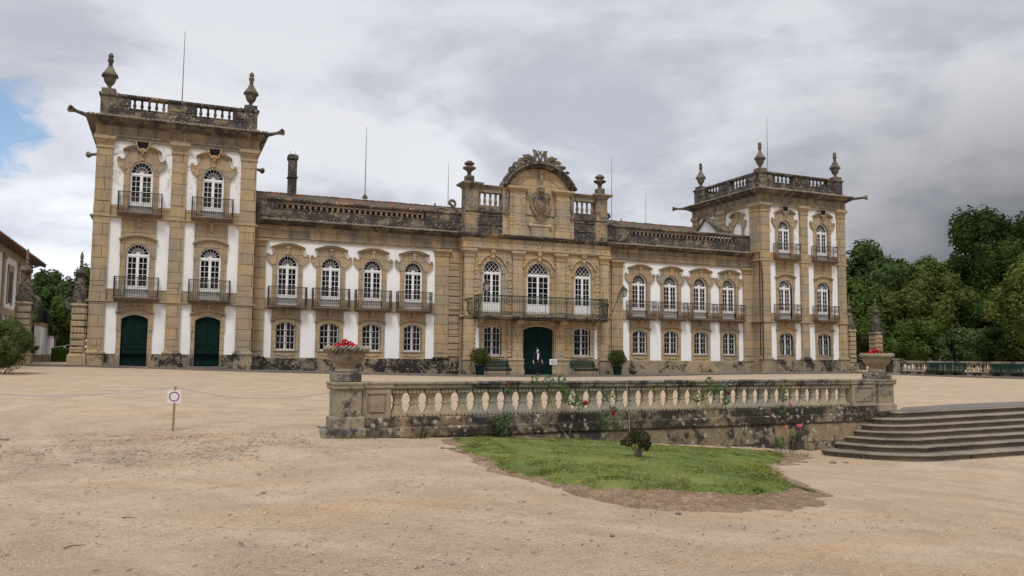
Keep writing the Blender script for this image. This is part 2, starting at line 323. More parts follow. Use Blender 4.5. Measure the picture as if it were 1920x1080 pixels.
# ------------------------------------------------------------------ mesh helpers
class MB:
    def __init__(s): s.v = []; s.f = []; s.sm = []
    def add(s, vs, fs, smooth=False):
        o = len(s.v); s.v += [tuple(v) for v in vs]; s.f += [tuple(i + o for i in f) for f in fs]; s.sm += [smooth] * len(fs); return s
    def box(s, x0, x1, y0, y1, z0, z1):
        if x0 > x1: x0, x1 = x1, x0
        if y0 > y1: y0, y1 = y1, y0
        vs = [(x, y, z) for z in (z0, z1) for y in (y0, y1) for x in (x0, x1)]
        return s.add(vs, [(0, 2, 3, 1), (4, 5, 7, 6), (0, 1, 5, 4), (2, 6, 7, 3), (0, 4, 6, 2), (1, 3, 7, 5)])
    def cbox(s, x0, x1, y0, y1, z0, z1, c=.02):   # box with chamfered edges all round (top/bottom/vertical)
        r1 = [(x0 + c, y0 + c), (x1 - c, y0 + c), (x1 - c, y1 - c), (x0 + c, y1 - c)]
        def oct_(e): return [(x0 + e, y0), (x1 - e, y0), (x1, y0 + e), (x1, y1 - e), (x1 - e, y1), (x0 + e, y1), (x0, y1 - e), (x0, y0 + e)]
        a = oct_(c); vs = []
        def inner(p): return [(min(max(x, x0 + c), x1 - c), min(max(y, y0 + c), y1 - c)) for x, y in p]
        vs += [(x, y, z0) for x, y in inner(a)]; vs += [(x, y, z0 + c) for x, y in a]; vs += [(x, y, z1 - c) for x, y in a]; vs += [(x, y, z1) for x, y in inner(a)]
        fs = []
        for k in range(3):
            for i in range(8): j = (i + 1) % 8; fs.append((k*8+i, k*8+j, k*8+8+j, k*8+8+i))
        fs.append(tuple(range(7, -1, -1))); fs.append(tuple(range(24, 32)))
        return s.add(vs, fs)
    def prism_y(s, pts, y0, y1, smooth=False):   # pts (x,z) polygon extruded in y
        n = len(pts); vs = [(x, y0, z) for x, z in pts] + [(x, y1, z) for x, z in pts]
        fs = [tuple(range(n)), tuple(range(2*n-1, n-1, -1))] + [(i, i + n, (i+1) % n + n, (i+1) % n) for i in range(n)]
        return s.add(vs, fs, smooth)
    def prism_z(s, pts, z0, z1):
        n = len(pts); vs = [(x, y, z0) for x, y in pts] + [(x, y, z1) for x, y in pts]
        fs = [tuple(range(n-1, -1, -1)), tuple(range(n, 2*n))] + [(i, (i+1) % n, (i+1) % n + n, i + n) for i in range(n)]
        return s.add(vs, fs)
    def strip(s, xs, lo, hi, y0, y1):            # solid between curves lo(x), hi(x)
        n = len(xs)
        P = [(x, lo(x)) for x in xs] + [(x, hi(x)) for x in reversed(xs)]
        vs = [(x, y0, z) for x, z in P] + [(x, y1, z) for x, z in P]; fs = []
        for i in range(n - 1):
            a, b, c, d = i, i + 1, 2*n - 2 - i, 2*n - 1 - i
            fs.append((a, b, c, d)); fs.append((d + 2*n, c + 2*n, b + 2*n, a + 2*n))
        m = 2 * n
        fs += [(i, i + m, (i+1) % m + m, (i+1) % m) for i in range(m)]
        return s.add(vs, fs)
    def tube(s, path, r, n=6, closed=False, flat=1.0, smooth=True, caps=True):
        P = [Vector(p) for p in path]; N_ = len(P); rr = r if isinstance(r, (list, tuple)) else [r] * N_
        vs = []; up = Vector((0, 0, 1)); prev = None
        for i in range(N_):
            if closed: t = P[(i+1) % N_] - P[i-1]
            else: t = P[min(i+1, N_-1)] - P[max(i-1, 0)]
            if t.length < 1e-9: t = Vector((0, 0, 1))
            t.normalize()
            if prev is None:
                a = Vector((0, 1, 0)) if abs(t.y) < .9 else Vector((1, 0, 0)); u = t.cross(a).normalized()
            else:
                u = (prev - t * prev.dot(t))
                u = u.normalized() if u.length > 1e-6 else t.orthogonal().normalized()
            prev = u; w = t.cross(u)
            for k in range(n):
                an = 2*PI*k/n; vs.append(P[i] + u * math.cos(an) * rr[i] + w * math.sin(an) * rr[i] * flat)
        fs = []
        for i in range(N_ if closed else N_ - 1):
            j = (i + 1) % N_
            for k in range(n): l = (k+1) % n; fs.append((i*n+k, i*n+l, j*n+l, j*n+k))
        if not closed and caps: fs.append(tuple(range(n-1, -1, -1))); fs.append(tuple((N_-1)*n + k for k in range(n)))
        return s.add(vs, fs, smooth)
    def bar(s, a, b, r, n=4): return s.tube([a, b], r, n, smooth=False)
    def lathe(s, prof, n=20, c=(0, 0, 0), rot=0, flute=0, smooth=True, sq=False):
        vs = []; fs = []
        for r, z in prof:
            for k in range(n):
                a = 2*PI*k/n + rot; q = r * (1 + (flute * math.cos(a * n / 2) if flute else 0))
                vs.append((c[0] + q*math.cos(a), c[1] + q*math.sin(a), c[2] + z))
        m = len(prof)
        for i in range(m-1):
            for k in range(n): l = (k+1) % n; fs.append((i*n+k, i*n+l, (i+1)*n+l, (i+1)*n+k))
        fs.append(tuple(range(n-1, -1, -1))); fs.append(tuple((m-1)*n + k for k in range(n)))
        return s.add(vs, fs, smooth)
    def ring(s, x0, x1, y0, y1, prof):           # moulding profile (offset, z) carried round a rectangle
        vs = []; fs = []
        for o, z in prof: vs += [(x0-o, y0-o, z), (x1+o, y0-o, z), (x1+o, y1+o, z), (x0-o, y1+o, z)]
        m = len(prof)
        for i in range(m-1):
            for k in range(4): l = (k+1) % 4; fs.append((i*4+k, i*4+l, (i+1)*4+l, (i+1)*4+k))
        fs.append((3, 2, 1, 0)); fs.append(tuple((m-1)*4+k for k in range(4)))
        return s.add(vs, fs)
    def run(s, x0, x1, y, prof, back=.3):         # straight moulding along x, profile (offset towards -y, z)
        m = len(prof); P = [(y - o, z) for o, z in prof] + [(y + back, prof[-1][1]), (y + back, prof[0][1])]; n = len(P)
        vs = [(x0, a, b) for a, b in P] + [(x1, a, b) for a, b in P]
        fs = [(i, (i+1) % n, (i+1) % n + n, i + n) for i in range(n)] + [tuple(range(n-1, -1, -1)), tuple(range(n, 2*n))]
        return s.add(vs, fs)
    def sphere(s, c, r, n=8, sz=1.0):
        return s.lathe([(max(r*math.sin(PI*i/n), .001), -r*sz*math.cos(PI*i/n)) for i in range(n+1)], n*2 if n < 8 else 14, c)
    def xform(s, Mx): s.v = [tuple(Mx @ Vector(v)) for v in s.v]; return s
    def build(s, name, mat, parent=None, loc=(0, 0, 0), fix=True):
        me = bpy.data.meshes.new(name); me.from_pydata(s.v, [], s.f); me.polygons.foreach_set('use_smooth', s.sm)
        if fix:
            bm = bmesh.new(); bm.from_mesh(me); bmesh.ops.recalc_face_normals(bm, faces=bm.faces[:]); bm.to_mesh(me); bm.free()
        if any(s.sm):
            try: me.set_sharp_from_angle(angle=R(38))
            except Exception: pass
        me.materials.append(mat if not isinstance(mat, str) else M[mat]); me.update()
        o = bpy.data.objects.new(name, me); COL.objects.link(o); o.location = loc
        if parent is not None: o.parent = parent
        return o
def empty(name, loc=(0, 0, 0), rz=0, label=None, cat=None, group=None, parent=None):
    o = bpy.data.objects.new(name, None); COL.objects.link(o); o.location = loc; o.rotation_euler = (0, 0, rz); o.empty_display_size = .2
    if parent is not None: o.parent = parent
    if label: tag(o, label, cat, group)
    return o
def tag(o, label=None, cat=None, group=None, kind=None):
    if label: o['label'] = label
    if cat: o['category'] = cat
    if group: o['group'] = group
    if kind: o['kind'] = kind
    return o
def copy_tree(o, parent=None, loc=None, rz=None):
    c = o.copy(); COL.objects.link(c)
    if parent is not None: c.parent = parent
    if loc is not None: c.location = loc
    if rz is not None: c.rotation_euler = (0, 0, rz)
    for ch in list(o.children): copy_tree(ch, c)
    return c
def arch_z(op, x):
    cx, hw, zb, zs, za = op; t = max(-1, min(1, (x - cx) / hw)); rise = za - zs
    if rise > .7 * hw: return zs + rise * math.sqrt(max(0, 1 - t*t))
    rr = (hw*hw + rise*rise) / (2*rise); return zs + math.sqrt(rr*rr - (t*hw)**2) - (rr - rise)
def facade(mb, x0, x1, z0, z1, ops, y, depth=.3, grow=0.0):
    ops = [(c, h + grow, zb - grow, zs, za + grow) for c, h, zb, zs, za in ops]
    xs = {x0, x1}
    for op in ops:
        for i in range(13):
            x = op[0] - op[1] * math.cos(PI * i / 12)
            if x0 < x < x1: xs.add(round(x, 4))
    xs = sorted(xs)
    for a, b in zip(xs, xs[1:]):
        m = (a + b) / 2; act = sorted([o for o in ops if o[0]-o[1] < m < o[0]+o[1]], key=lambda o: o[2])
        la, lb = z0, z0
        for o in act:
            if o[2] > la + 1e-4:
                t = min(o[2], z1); mb.add([(a, y, la), (b, y, lb), (b, y, t), (a, y, t)], [(0, 1, 2, 3)])
            la, lb = max(z0, min(z1, arch_z(o, a))), max(z0, min(z1, arch_z(o, b)))
        if z1 > min(la, lb) + 1e-4: mb.add([(a, y, la), (b, y, lb), (b, y, z1), (a, y, z1)], [(0, 1, 2, 3)])
    for o in ops:                                  # reveals
        cx, hw, zb, zs, za = o
        P = [(cx - hw, max(zb, z0))]; P += [(cx - hw*math.cos(PI*i/12), min(z1, arch_z(o, cx - hw*math.cos(PI*i/12)))) for i in range(13)]; P += [(cx + hw, max(zb, z0))]
        if za <= z0 or zb >= z1: continue
        n = len(P); vs = [(x, y, z) for x, z in P] + [(x, y + depth, z) for x, z in P]
        fs = [(i, i+1, i+1+n, i+n) for i in range(n-1)]
        if zb > z0: fs.append((n-1, 0, n, 2*n-1))
        mb.add(vs, fs)
    # rim so the sheet has thickness at its outer edge
    vs = [(x0, y, z0), (x1, y, z0), (x1, y, z1), (x0, y, z1)]; vs += [(a, y + min(depth, .3), c) for a, _, c in vs]
    mb.add(vs, [(1, 2, 6, 5), (2, 3, 7, 6), (3, 0, 4, 7)])
    return mb
def arc_pts(cx, cz, r, a0, a1, n): return [(cx + r*math.cos(a0 + (a1-a0)*i/n), cz + r*math.sin(a0 + (a1-a0)*i/n)) for i in range(n+1)]
def band(mb, pin, pout, y0, y1): # closed band between two polylines of equal length
    n = len(pin); P = pin + pout[::-1]; vs = [(x, y0, z) for x, z in P] + [(x, y1, z) for x, z in P]; m = 2*n; fs = []
    for i in range(n-1): a, b, c, d = i, i+1, m-2-i, m-1-i; fs += [(a, b, c, d), (d+m, c+m, b+m, a+m)]
    fs += [(i, i+m, (i+1) % m + m, (i+1) % m) for i in range(m)]
    mb.add(vs, fs)
def quads_mesh(name, V, mat, tri=False, smooth=False):
    k = 3 if tri else 4; n = V.shape[0]
    me = bpy.data.meshes.new(name); me.vertices.add(n*k); me.vertices.foreach_set('co', V.reshape(-1).astype(np.float32))
    me.loops.add(n*k); me.loops.foreach_set('vertex_index', np.arange(n*k, dtype=np.int32))
    me.polygons.add(n); me.polygons.foreach_set('loop_start', np.arange(0, n*k, k, dtype=np.int32)); me.polygons.foreach_set('loop_total', np.full(n, k, dtype=np.int32))
    me.update(calc_edges=True); me.validate(); me.materials.append(M[mat] if isinstance(mat, str) else mat)
    o = bpy.data.objects.new(name, me); COL.objects.link(o); return o
# ------------------------------------------------------------------ terrain
GX = [-200, -30, -27, -22.9, -18.3, -14, -6.3, 0, 6.4, 15, 25, 30, 200]; GZ = [.4, .4, .36, .26, .11, .01, -.15, -.19, -.16, -.02, .06, -.08, -.1]
LX = [-200, -21, -19.8, -17.5, -15.8, -13.3, -10.4, -8.6, 200]; LZ = [-.4, -.36, -.36, -.45, -.55, -.78, -1.0, -1.18, -1.2]
def itp(x, X, Z):
    for i in range(len(X)-1):
        if x <= X[i+1]: return Z[i] + (Z[i+1]-Z[i]) * (x-X[i]) / (X[i+1]-X[i])
    return Z[-1]
def ss(a, b, x): t = min(1, max(0, (x-a)/(b-a))); return t*t*(3-2*t)
def vline(x): return -35.17 + .0552*(x+18.77)
def terrain(x, y):
    v = y - vline(x); t = min(1, max(0, v/31.5)); up = -.2*(1-t) + itp(x, GX, GZ)*t
    lo = itp(x, LX, LZ); st = 0 if v < (.0 if x < -5.7 else .3) else 1
    sm = ss(-5, 1.5, v); k = ss(-21.0, -20.0, x); w = sm*(1-k) + st*k
    return lo*(1-w) + up*w
def build_ground():
    vs_ = sorted(set([-900, -300, -120, -60, -40, -30, -25] + [-20 + .5*i for i in range(0, 39)] + [-1, -.5, -.2, .02, .1, .29, .31, .45, .7, 1, 1.5, 2, 3, 4.5, 6, 8, 10, 12, 15, 18, 21, 24, 27, 29, 31, 31.5, 33, 36, 40, 45, 50, 60, 80, 120, 200, 400, 900]))
    xs_ = sorted(set([-900, -400, -200, -120, -80, -60, -50, -45, -40, -37, -34, -32, -30, -28.5] + [-27 + .5*i for i in range(0, 44)] + [-5.71, -5.69, -5, -4, -3, -2, -1, 0, 1, 2, 3, 4, 6, 8, 10, 12, 15, 18, 21, 25, 27, 30, 33, 37, 42, 50, 60, 80, 120, 200, 400, 900]))
    V = []
    for v in vs_:
        for x in xs_:
            xx = max(-60, min(80, x)); y = v + vline(xx)
            z = terrain(xx, y if v not in () else y)
            if -28 < x < -5.7 and -15 < v < -.6: z += .02 * mnoise.noise(Vector((x*.5, y*.5, 0)))
            V.append((x, y, z))
    n = len(xs_); F = [(j*n+i, j*n+i+1, (j+1)*n+i+1, (j+1)*n+i) for j in range(len(vs_)-1) for i in range(n-1)]
    mb = MB(); mb.v = V; mb.f = F; mb.sm = [True]*len(F)
    o = mb.build('ground', 'gravel', fix=False); o.data.set_sharp_from_angle(angle=R(180)); tag(o, kind='structure')
build_ground()
def pave_z(x): return itp(x, GX, GZ) + .09
def build_pavement():
    xs_ = [-29] + [-27 + 1.5*i for i in range(36)] + [27.5]; mb = MB()
    for a, b in zip(xs_, xs_[1:]):
        za, zb = pave_z(a), pave_z(b)
        P = [(-3.2, -.4), (-3.2, 0), (-2.85, .0), (-2.83, -.012), (-2.81, 0), (.2, .0)]
        vs = [(a, y, za + d) for y, d in P] + [(b, y, zb + d) for y, d in P]; n = len(P)
        mb.add(vs, [(i, i+n, i+n+1, i+1) for i in range(n-1)])
    o = mb.build('pavement', 'paving', fix=False); tag(o, kind='structure')
build_pavement()
# ------------------------------------------------------------------ the palace
PAL = empty('palace', (0, 0, 0), 0, 'long baroque palace of golden stone and white plaster with a square tower at each end', 'palace')
TY = -1.09; CY = -.89; TX0, TX1 = 18.23, 26.52; TB = 7.2
WX = [8.34, 10.97, 13.56, 16.13]
UP = lambda c: (c, .62, 4.02, 6.36, 7.03)
GW = lambda c: (c, .60, 1.35, 2.80, 3.03)
T2 = lambda c: (c, .60, 4.13, 6.48, 7.08)
T3 = lambda c: (c, .60, 8.77, 10.98, 11.66)
TD = lambda c: (c, .66, -.2, 2.93, 3.15)
TG = lambda c: (c, .58, 1.35, 2.85, 3.06)
# ---- window prototypes (origin: bottom centre of the opening, front face towards -y)
def bars_frame(mb, pts, w, y0, y1):  # frame following a closed outline, inner offset w
    pass
def make_french(hw, H, zs, za, lattice=False, rows=5, cols=2, panel=.6):
    """white french window: H total; zs spring, za apex (relative to its sill)"""
    op = (0, hw, 0, zs, za); f = MB()
    xs = [-hw*math.cos(PI*i/16) for i in range(17)]; w = .075
    iw = hw - w; inner = lambda x: zs + (arch_z(op, x/iw*hw) - zs) * ((za-zs-w)/(za-zs))
    pin = [(-iw, 0)] + [(x*iw/hw, inner(x*iw/hw)) for x in xs] + [(iw, 0)]; pout = [(-hw, 0)] + [(x, arch_z(op, x)) for x in xs] + [(hw, 0)]
    band(f, pin, pout, 0, .09)
    zt = zs - .02                                                   # transom
    f.box(-iw, iw, -.015, .085, zt - .09, zt + .03)
    f.box(-.038, .038, -.01, .08, .0, zt - .09)                     # meeting stile
    for s in (-1, 1):
        a, b = (.038, iw) if s > 0 else (-iw, -.038)
        f.box(a, b, .012, .07, 0, .06)
        f.box(a, b, .03, .06, .06, panel - .04)
        f.box(a + .05, b - .05, .012, .05, .12, panel - .1)
        f.box(a, b, .01, .07, panel - .04, panel + .02)
        sa, sb = a + .038, b - .038
        f.box(a, sa, .01, .07, panel + .02, zt - .09); f.box(sb, b, .01, .07, panel + .02, zt - .09); f.box(sa, sb, .01, .07, zt - .15, zt - .09)
        gh = zt - .15 - panel - .02
        for r in range(1, rows):
            z = panel + .02 + gh*r/rows; f.box(sa, sb, .02, .055, z - .011, z + .011)
        for c in range(1, cols):
            x = sa + (sb-sa)*c/cols; f.box(x - .011, x + .011, .021, .056, panel + .02, zt - .15)
    z0 = zt + .03
    if lattice:
        st = .33
        for k in range(-8, 9):
            for s in (-1, 1):
                P = []
                for i in range(41):
                    x = -iw + 2*iw*i/40; z = z0 + (x*s*1.15 + k*st*1.0)
                    if z0 - .01 < z < inner(x) + .02: P.append((x, z))
                if len(P) > 1: f.bar((P[0][0], .04 + .003*s, P[0][1]), (P[-1][0], .04 + .003*s, P[-1][1]), .014)
    else:
        rise = inner(0) - z0
        for k in range(1, 8):
            an = PI*k/8; ex, ez = math.cos(an), math.sin(an)
            t = 1.0
            for q in range(60):
                x = ex*iw*1.1*q/60; z = z0 + ez*rise*1.1*q/60
                if abs(x) > iw or z > inner(max(-iw, min(iw, x))): break
            f.bar((ex*.05, .04, z0 + ez*.05), (x, .04, z), .0115)
        f.tube([(math.cos(PI*i/8)*.05, .04, z0 + math.sin(PI*i/8)*.05) for i in range(9)], .03, 5)
        f.tube([(math.cos(PI*i/14)*iw*.58, .038, z0 + math.sin(PI*i/14)*rise*.60) for i in range(15)], .0115, 4)
    fo = f.build('window', 'white_paint')
    p = MB(); P = [(-iw, 0.05)] + [(x*iw/hw, inner(x*iw/hw)) for x in xs] + [(iw, .05)]
    p.prism_y(P, .05, .056)
    po = p.build('pane', 'glass'); po.parent = fo
    return fo
def make_casement(hw, zs, za, cols=2, rows=4, grille='flat'):
    op = (0, hw, 0, zs, za); f = MB(); xs = [-hw*math.cos(PI*i/12) for i in range(13)]; w = .06
    iw = hw - w; inner = lambda x: arch_z(op, x*hw/iw) - w
    band(f, [(-iw, w)] + [(x*iw/hw, inner(x*iw/hw)) for x in xs] + [(iw, w)], [(-hw, 0)] + [(x, arch_z(op, x)) for x in xs] + [(hw, 0)], 0, .08)
    f.box(-hw, hw, 0, .08, 0, w); f.box(-.05, .05, -.01, .075, w, inner(0) - .005)
    for s in (-1, 1):
        a, b = (.05, iw) if s > 0 else (-iw, -.05)
        f.box(a, a + .03, .01, .06, w, inner(a) - .01); f.box(b - .03, b, .01, .06, w, inner(b) - .01)
        for r in range(1, rows): z = w + (zs + .12 - w)*r/rows; f.box(a + .03, b - .03, .02, .05, z - .013, z + .013)
        for c in range(1, cols): x = a + (b-a)*c/cols; f.box(x - .013, x + .013, .021, .051, w, inner(x) - .005)
    fo = f.build('window', 'white_paint')
    p = MB(); p.prism_y([(-iw, w)] + [(x*iw/hw, inner(x*iw/hw)) for x in xs] + [(iw, w)], .04, .046); po = p.build('pane', 'glass'); po.parent = fo
    g = MB()
    if grille == 'flat':
        for i in range(7):
            x = -hw + .06 + (2*hw-.12)*i/6; g.bar((x, -.10, -.02), (x, -.10, arch_z(op, x) - .01), .014)
        for r in range(1, 4): z = zs*r/4 + .05; g.box(-hw - .02, hw + .02, -.118, -.102, z - .016, z + .016)
    else:
        def bulge(z): t = z/zs; return -.22 - .20*math.exp(-((t-.16)/.2)**2) + .10*max(0, t-.3)
        for i in range(8):
            x = -hw - .05 + (2*hw+.1)*i/7
            top = arch_z(op, max(-hw, min(hw, x))) + .05
            g.tube([(x, bulge(z), z) for z in [top*j/10 - .06*(1-j/10) for j in range(11)]], .014, 4)
        for t in (0.02, .3, .55, .8, .98):
            z = zs*t; yy = bulge(z)
            g.tube([(-hw-.06, .0, z), (-hw-.06, yy, z), (hw+.06, yy, z), (hw+.06, .0, z)], .014, 4, smooth=False)
    go = g.build('grille', 'iron' if grille == 'flat' else 'iron_green'); go.parent = fo
    return fo
def ear_scroll(mb, s, cx, x0, zc, y0, y1, k=1.0):   # shoulder volute of a window surround
    pts = [(x0, zc-.62), (x0+.14*k, zc-.50), (x0+.30*k, zc-.34), (x0+.385*k, zc-.14), (x0+.37*k, zc+.02), (x0+.31*k, zc+.09), (x0+.235*k, zc+.06), (x0+.22*k, zc-.03), (x0+.12*k, zc-.07), (x0+.04*k, zc-.04), (x0-.03, zc+.06), (x0-.07, zc+.20), (x0-.13, zc+.34), (x0-.20, zc+.30), (x0-.20, zc-.5)]
    P = [(cx + s*x, z) for x, z in pts]
    if s > 0: P = P
    mb.prism_y(P, y0, y1)
    mb.tube([(cx + s*(x0+.29*k + .07*k*math.cos(a)), y0 - .012, zc - .0 + .07*k*math.sin(a)) for a in [PI*2*i/10 for i in range(10)]], .026, 5, closed=True)
    mb.tube([(cx + s*x, y0 - .01, z) for x, z in [(x0-.13, zc+.36), (x0-.07, zc+.18), (x0-.01, zc+.04), (x0+.08*k, zc-.05), (x0+.22*k, zc-.04)]], .03, 5)
    mb.tube([(cx + s*x, y0 - .01, z) for x, z in [(x0+.0, zc-.62), (x0+.15*k, zc-.49), (x0+.31*k, zc-.33), (x0+.385*k, zc-.13), (x0+.36*k, zc+.03)]], .028, 5)
def arcf(cx, hw, zside, zapex):
    rise = zapex - zside; rr = (hw*hw + rise*rise) / (2*rise)
    return lambda x: zside + math.sqrt(max(0, rr*rr - min(abs(x-cx), hw)**2)) - (rr - rise)
def lin(cx, hw, n=14): return [cx - hw + 2*hw*i/n for i in range(n+1)]
def surround_upper(hw, op, zj0, zbrow_s, zbrow_a, zear, cup=False):
    """stone frame of an upper window, local x=0; op in local z"""
    m = MB(); J = .88; y0 = -.07
    m.box(-J, -hw, y0, .12, zj0, zear - .35); m.box(hw, J, y0, .12, zj0, zear - .35)
    zt = arcf(0, J, zbrow_s - .02, zbrow_a - .1)
    zl = lambda x: arch_z(op, x) if abs(x) < hw else zear - .35
    xs = sorted(set([-J] + [-hw - .0001] + [round(-hw*math.cos(PI*i/14), 4) for i in range(15)] + [hw + .0001, J]))
    m.strip(xs, zl, lambda x: max(zear + .0, zl(x) + .02) if abs(x) < hw else zear, y0, .12)
    m.strip(lin(0, .76, 16), lambda x: max(zear - .02, (arch_z(op, x) if abs(x) < hw else 0) + .01), zt, y0 + .002, .118)
    # fillet round the opening
    fo = [(x, arch_z(op, x)) for x in [-hw*math.cos(PI*i/14) for i in range(15)]]
    pin = [(-hw, zj0)] + fo + [(hw, zj0)]; pout = [(-hw - .07, zj0)] + [(x*(hw+.07)/hw, z + .07) for x, z in fo] + [(hw + .07, zj0)]
    band(m, pin, pout, y0 - .025, y0 + .01)
    B = .97; b1 = arcf(0, B, zbrow_s - .03, zbrow_a - .13); b2 = arcf(0, B, zbrow_s + .06, zbrow_a - .03); b3 = arcf(0, B, zbrow_s + .11, zbrow_a + .02)
    xb = lin(0, B)
    if not cup:
        m.strip(xb, b1, b2, -.20, .0); m.strip(lin(0, B + .03), lambda x: b2(x), lambda x: b3(x), -.27, .0)
    else:
        for s in (-1, 1):
            q = [s*(.26 + (B-.26)*i/8) for i in range(9)]; q = q if s > 0 else q[::-1]
            m.strip(q, b1, b2, -.20, .0); m.strip(q, lambda x: b2(x) + .001, lambda x: b3(x), -.27, .0)
    for s in (-1, 1): ear_scroll(m, s, 0, J - .02, zear, y0 - .03, .1)
    m.box(-.09, .09, -.16, .0, arch_z(op, 0) + .02, zbrow_a - .14)   # keystone
    m.box(-.13, .13, -.19, -.0, zbrow_a - .30, zbrow_a - .2)
    return m
def railing(mb, w, d, z0, z1, x=0, y=0, n=None, heavy=1.0, scroll=True, fr=.018):
    """balcony railing: front of width w, sides of depth d, wall at y=0, front at y=-d"""
    h = z1 - z0; L = [((-w/2, 0), (-w/2, -d)), ((-w/2, -d), (w/2, -d)), ((w/2, -d), (w/2, 0))]
    for (a, b) in L:
        A = Vector((a[0], a[1], 0)); B = Vector((b[0], b[1], 0)); ln = (B-A).length; t = (B-A)/ln
        for zz, r in ((z1, .024*heavy), (z0 + .06, .016), (z1 - .10, .010)):
            mb.bar(A + Vector((0, 0, zz)), B + Vector((0, 0, zz)), r)
        k = max(1, round(ln / .115))
        for i in range(k + 1):
            p = A + t*ln*i/k; big = i in (0, k)
            mb.bar(p + Vector((0, 0, z0 - (.0 if not big else .03))), p + Vector((0, 0, z1 + (.0 if not big else .04))), fr*1.4 if big else .0085)
        if scroll:
            for i in range(k):
                p = A + t*ln*(i+.5)/k
                c1 = z0 + .19; c2 = z1 - .26
                for cz, rr in ((c1, .052), (c2, .052), (c2 - .14, .04)):
                    mb.tube([p + t*rr*math.cos(2*PI*j/6) + Vector((0, 0, cz + rr*1.35*math.sin(2*PI*j/6))) for j in range(6)], .008*heavy**3, 3, closed=True)
def make_balcony(w, d, zslab, th, zrail, mat='iron_rust', heavy=1.0):
    sl_ = MB(); sl_.ring(-w/2 + .08, w/2 - .08, -d + .08, .02, [(-.06, zslab - th - .06), (-.0, zslab - th), (.04, zslab - th + .02), (.09, zslab - th + .07), (.11, zslab - .05), (.11, zslab), (-.1, zslab + .004)])
    so_ = sl_.build('balcony', 'slab')
    r = MB(); railing(r, w - .04, d - .02, zslab, zrail, heavy=heavy); ro = r.build('railing', mat, fix=False); ro.parent = so_
    # swelling foot of the railing typical of these balconies
    return so_
def corbel(mb, x, y, z0, z1, w=.14, out=.3):
    pts = [(0, z0), (-.06, z0 + .02), (-.12, z0 + (z1-z0)*.25), (-.14, z0 + (z1-z0)*.45), (-out*.8, z0 + (z1-z0)*.7), (-out, z1 - .03), (-out, z1), (0, z1)]
    n = len(pts); vs = [(x - w/2, y + a, b) for a, b in pts] + [(x + w/2, y + a, b) for a, b in pts]
    mb.add(vs, [tuple(range(n)), tuple(range(2*n-1, n-1, -1))] + [(i, i+n, (i+1) % n + n, (i+1) % n) for i in range(n)])
def brow(mb, cx, hw, zs, za, y, th=.09, out=.12):
    a = arcf(cx, hw, zs, za - th); mb.strip(lin(cx, hw), lambda x: a(x) - .05, lambda x: a(x) + .02, y - out*.55, y + .05)
    mb.strip(lin(cx, hw + .035), lambda x: a(x) + .022, lambda x: a(x) + th, y - out, y + .05)
def capital(mb, x0, x1, y, z0, z1, k=1.0):
    h = z1 - z0; mb.ring(x0, x1, y, y + .3, [(.0, z0), (.05*k, z0), (.05*k, z0 + .12*h), (.01, z0 + .14*h), (.01, z0 + .42*h), (.07*k, z0 + .5*h), (.07*k, z0 + .56*h), (.13*k, z0 + .72*h), (.16*k, z0 + .74*h), (.16*k, z1), (0, z1 + .002)])
def pedestal(mb, x0, x1, y, z0, z1, zt):
    mb.ring(x0 + .02, x1 - .02, y + .02, y + .3, [(0, z0), (.08, z0), (.08, z0 + .18), (.03, z0 + .22), (.03, z1 - .12), (.08, z1 - .08), (.08, z1), (.04, z1 + .03), (0, z1 + .06), (-.09, zt)])
def triglyphs(mb, x0, x1, y, z0, z1, step=1.03, side=False, xs=None):
    L = x1 - x0; n = max(1, round(L/step))
    for i in range(n + 1):
        c = x0 + .25 + (L - .5)*i/n
        for k in (-1, 0, 1):
            a, b = c + k*.085 - .026, c + k*.085 + .026
            if side: mb.box(y - .055, y + .02, a, b, z0, z1)
            else: mb.box(a, b, y - .055, y + .02, z0, z1)
        if side: mb.box(y - .045, y + .02, c - .16, c + .16, z0 - .14, z0 - .085)
        else:
            mb.box(c - .16, c + .16, y - .045, y + .02, z0 - .14, z0 - .085)
            for k in range(5): mb.box(c - .15 + k*.066, c - .12 + k*.066, y - .04, y + .01, z0 - .19, z0 - .14)
def eave_row(mb, x0, x1, yb, yf, zf, zb, side=0, step=.21):
    """a run of half-round tile ends along an eave; side=0 facing -y"""
    n = int(abs(x1 - x0)/step)
    for i in range(n):
        c = x0 + (x1 - x0)*(i + .5)/n + random.uniform(-.01, .01); r = .085 + random.uniform(-.006, .006); dz = random.uniform(-.012, .012)
        A = []; B = []
        for k in range(6):
            an = PI*k/5; A.append((c + r*math.cos(an), yf + random.uniform(-.002, .002), zf + dz + r*.8*math.sin(an))); B.append((c + r*.9*math.cos(an), yb, zb + r*.8*math.sin(an)))
        vs = A + B
        if side == 1: vs = [(y, x, z) for x, y, z in vs]
        mb.add(vs, [(k, k+1, k+7, k+6) for k in range(5)] + [tuple(range(6))], True)
URNP = [(.20, 0), (.20, .05), (.13, .08), (.10, .16), (.12, .20), (.20, .28), (.27, .38), (.31, .50), (.33, .60), (.32, .66), (.40, .70), (.42, .76), (.41, .80), (.36, .84), (.30, .93), (.22, 1.05), (.15, 1.17), (.10, 1.27), (.13, 1.30), (.09, 1.33), (.12, 1.42), (.155, 1.50), (.155, 1.60), (.10, 1.66), (.13, 1.70), (.145, 1.78), (.12, 1.86), (.06, 1.92), (.02, 1.95)]
def finial_urn(x, y, z):
    m = MB(); m.cbox(x - .36, x + .36, y - .36, y + .36, z, z + .28, .03); m.lathe([(r*.98, q*1.07) for r, q in URNP], 16, (x, y, z + .28))
    for k in range(14):                        # studs under the brim
        a = 2*PI*k/14; m.box(x + .40*math.cos(a) - .03, x + .40*math.cos(a) + .03, y + .40*math.sin(a) - .03, y + .40*math.sin(a) + .03, z + .98, z + 1.05)
    return m.build('urn', 'finial', PAL)
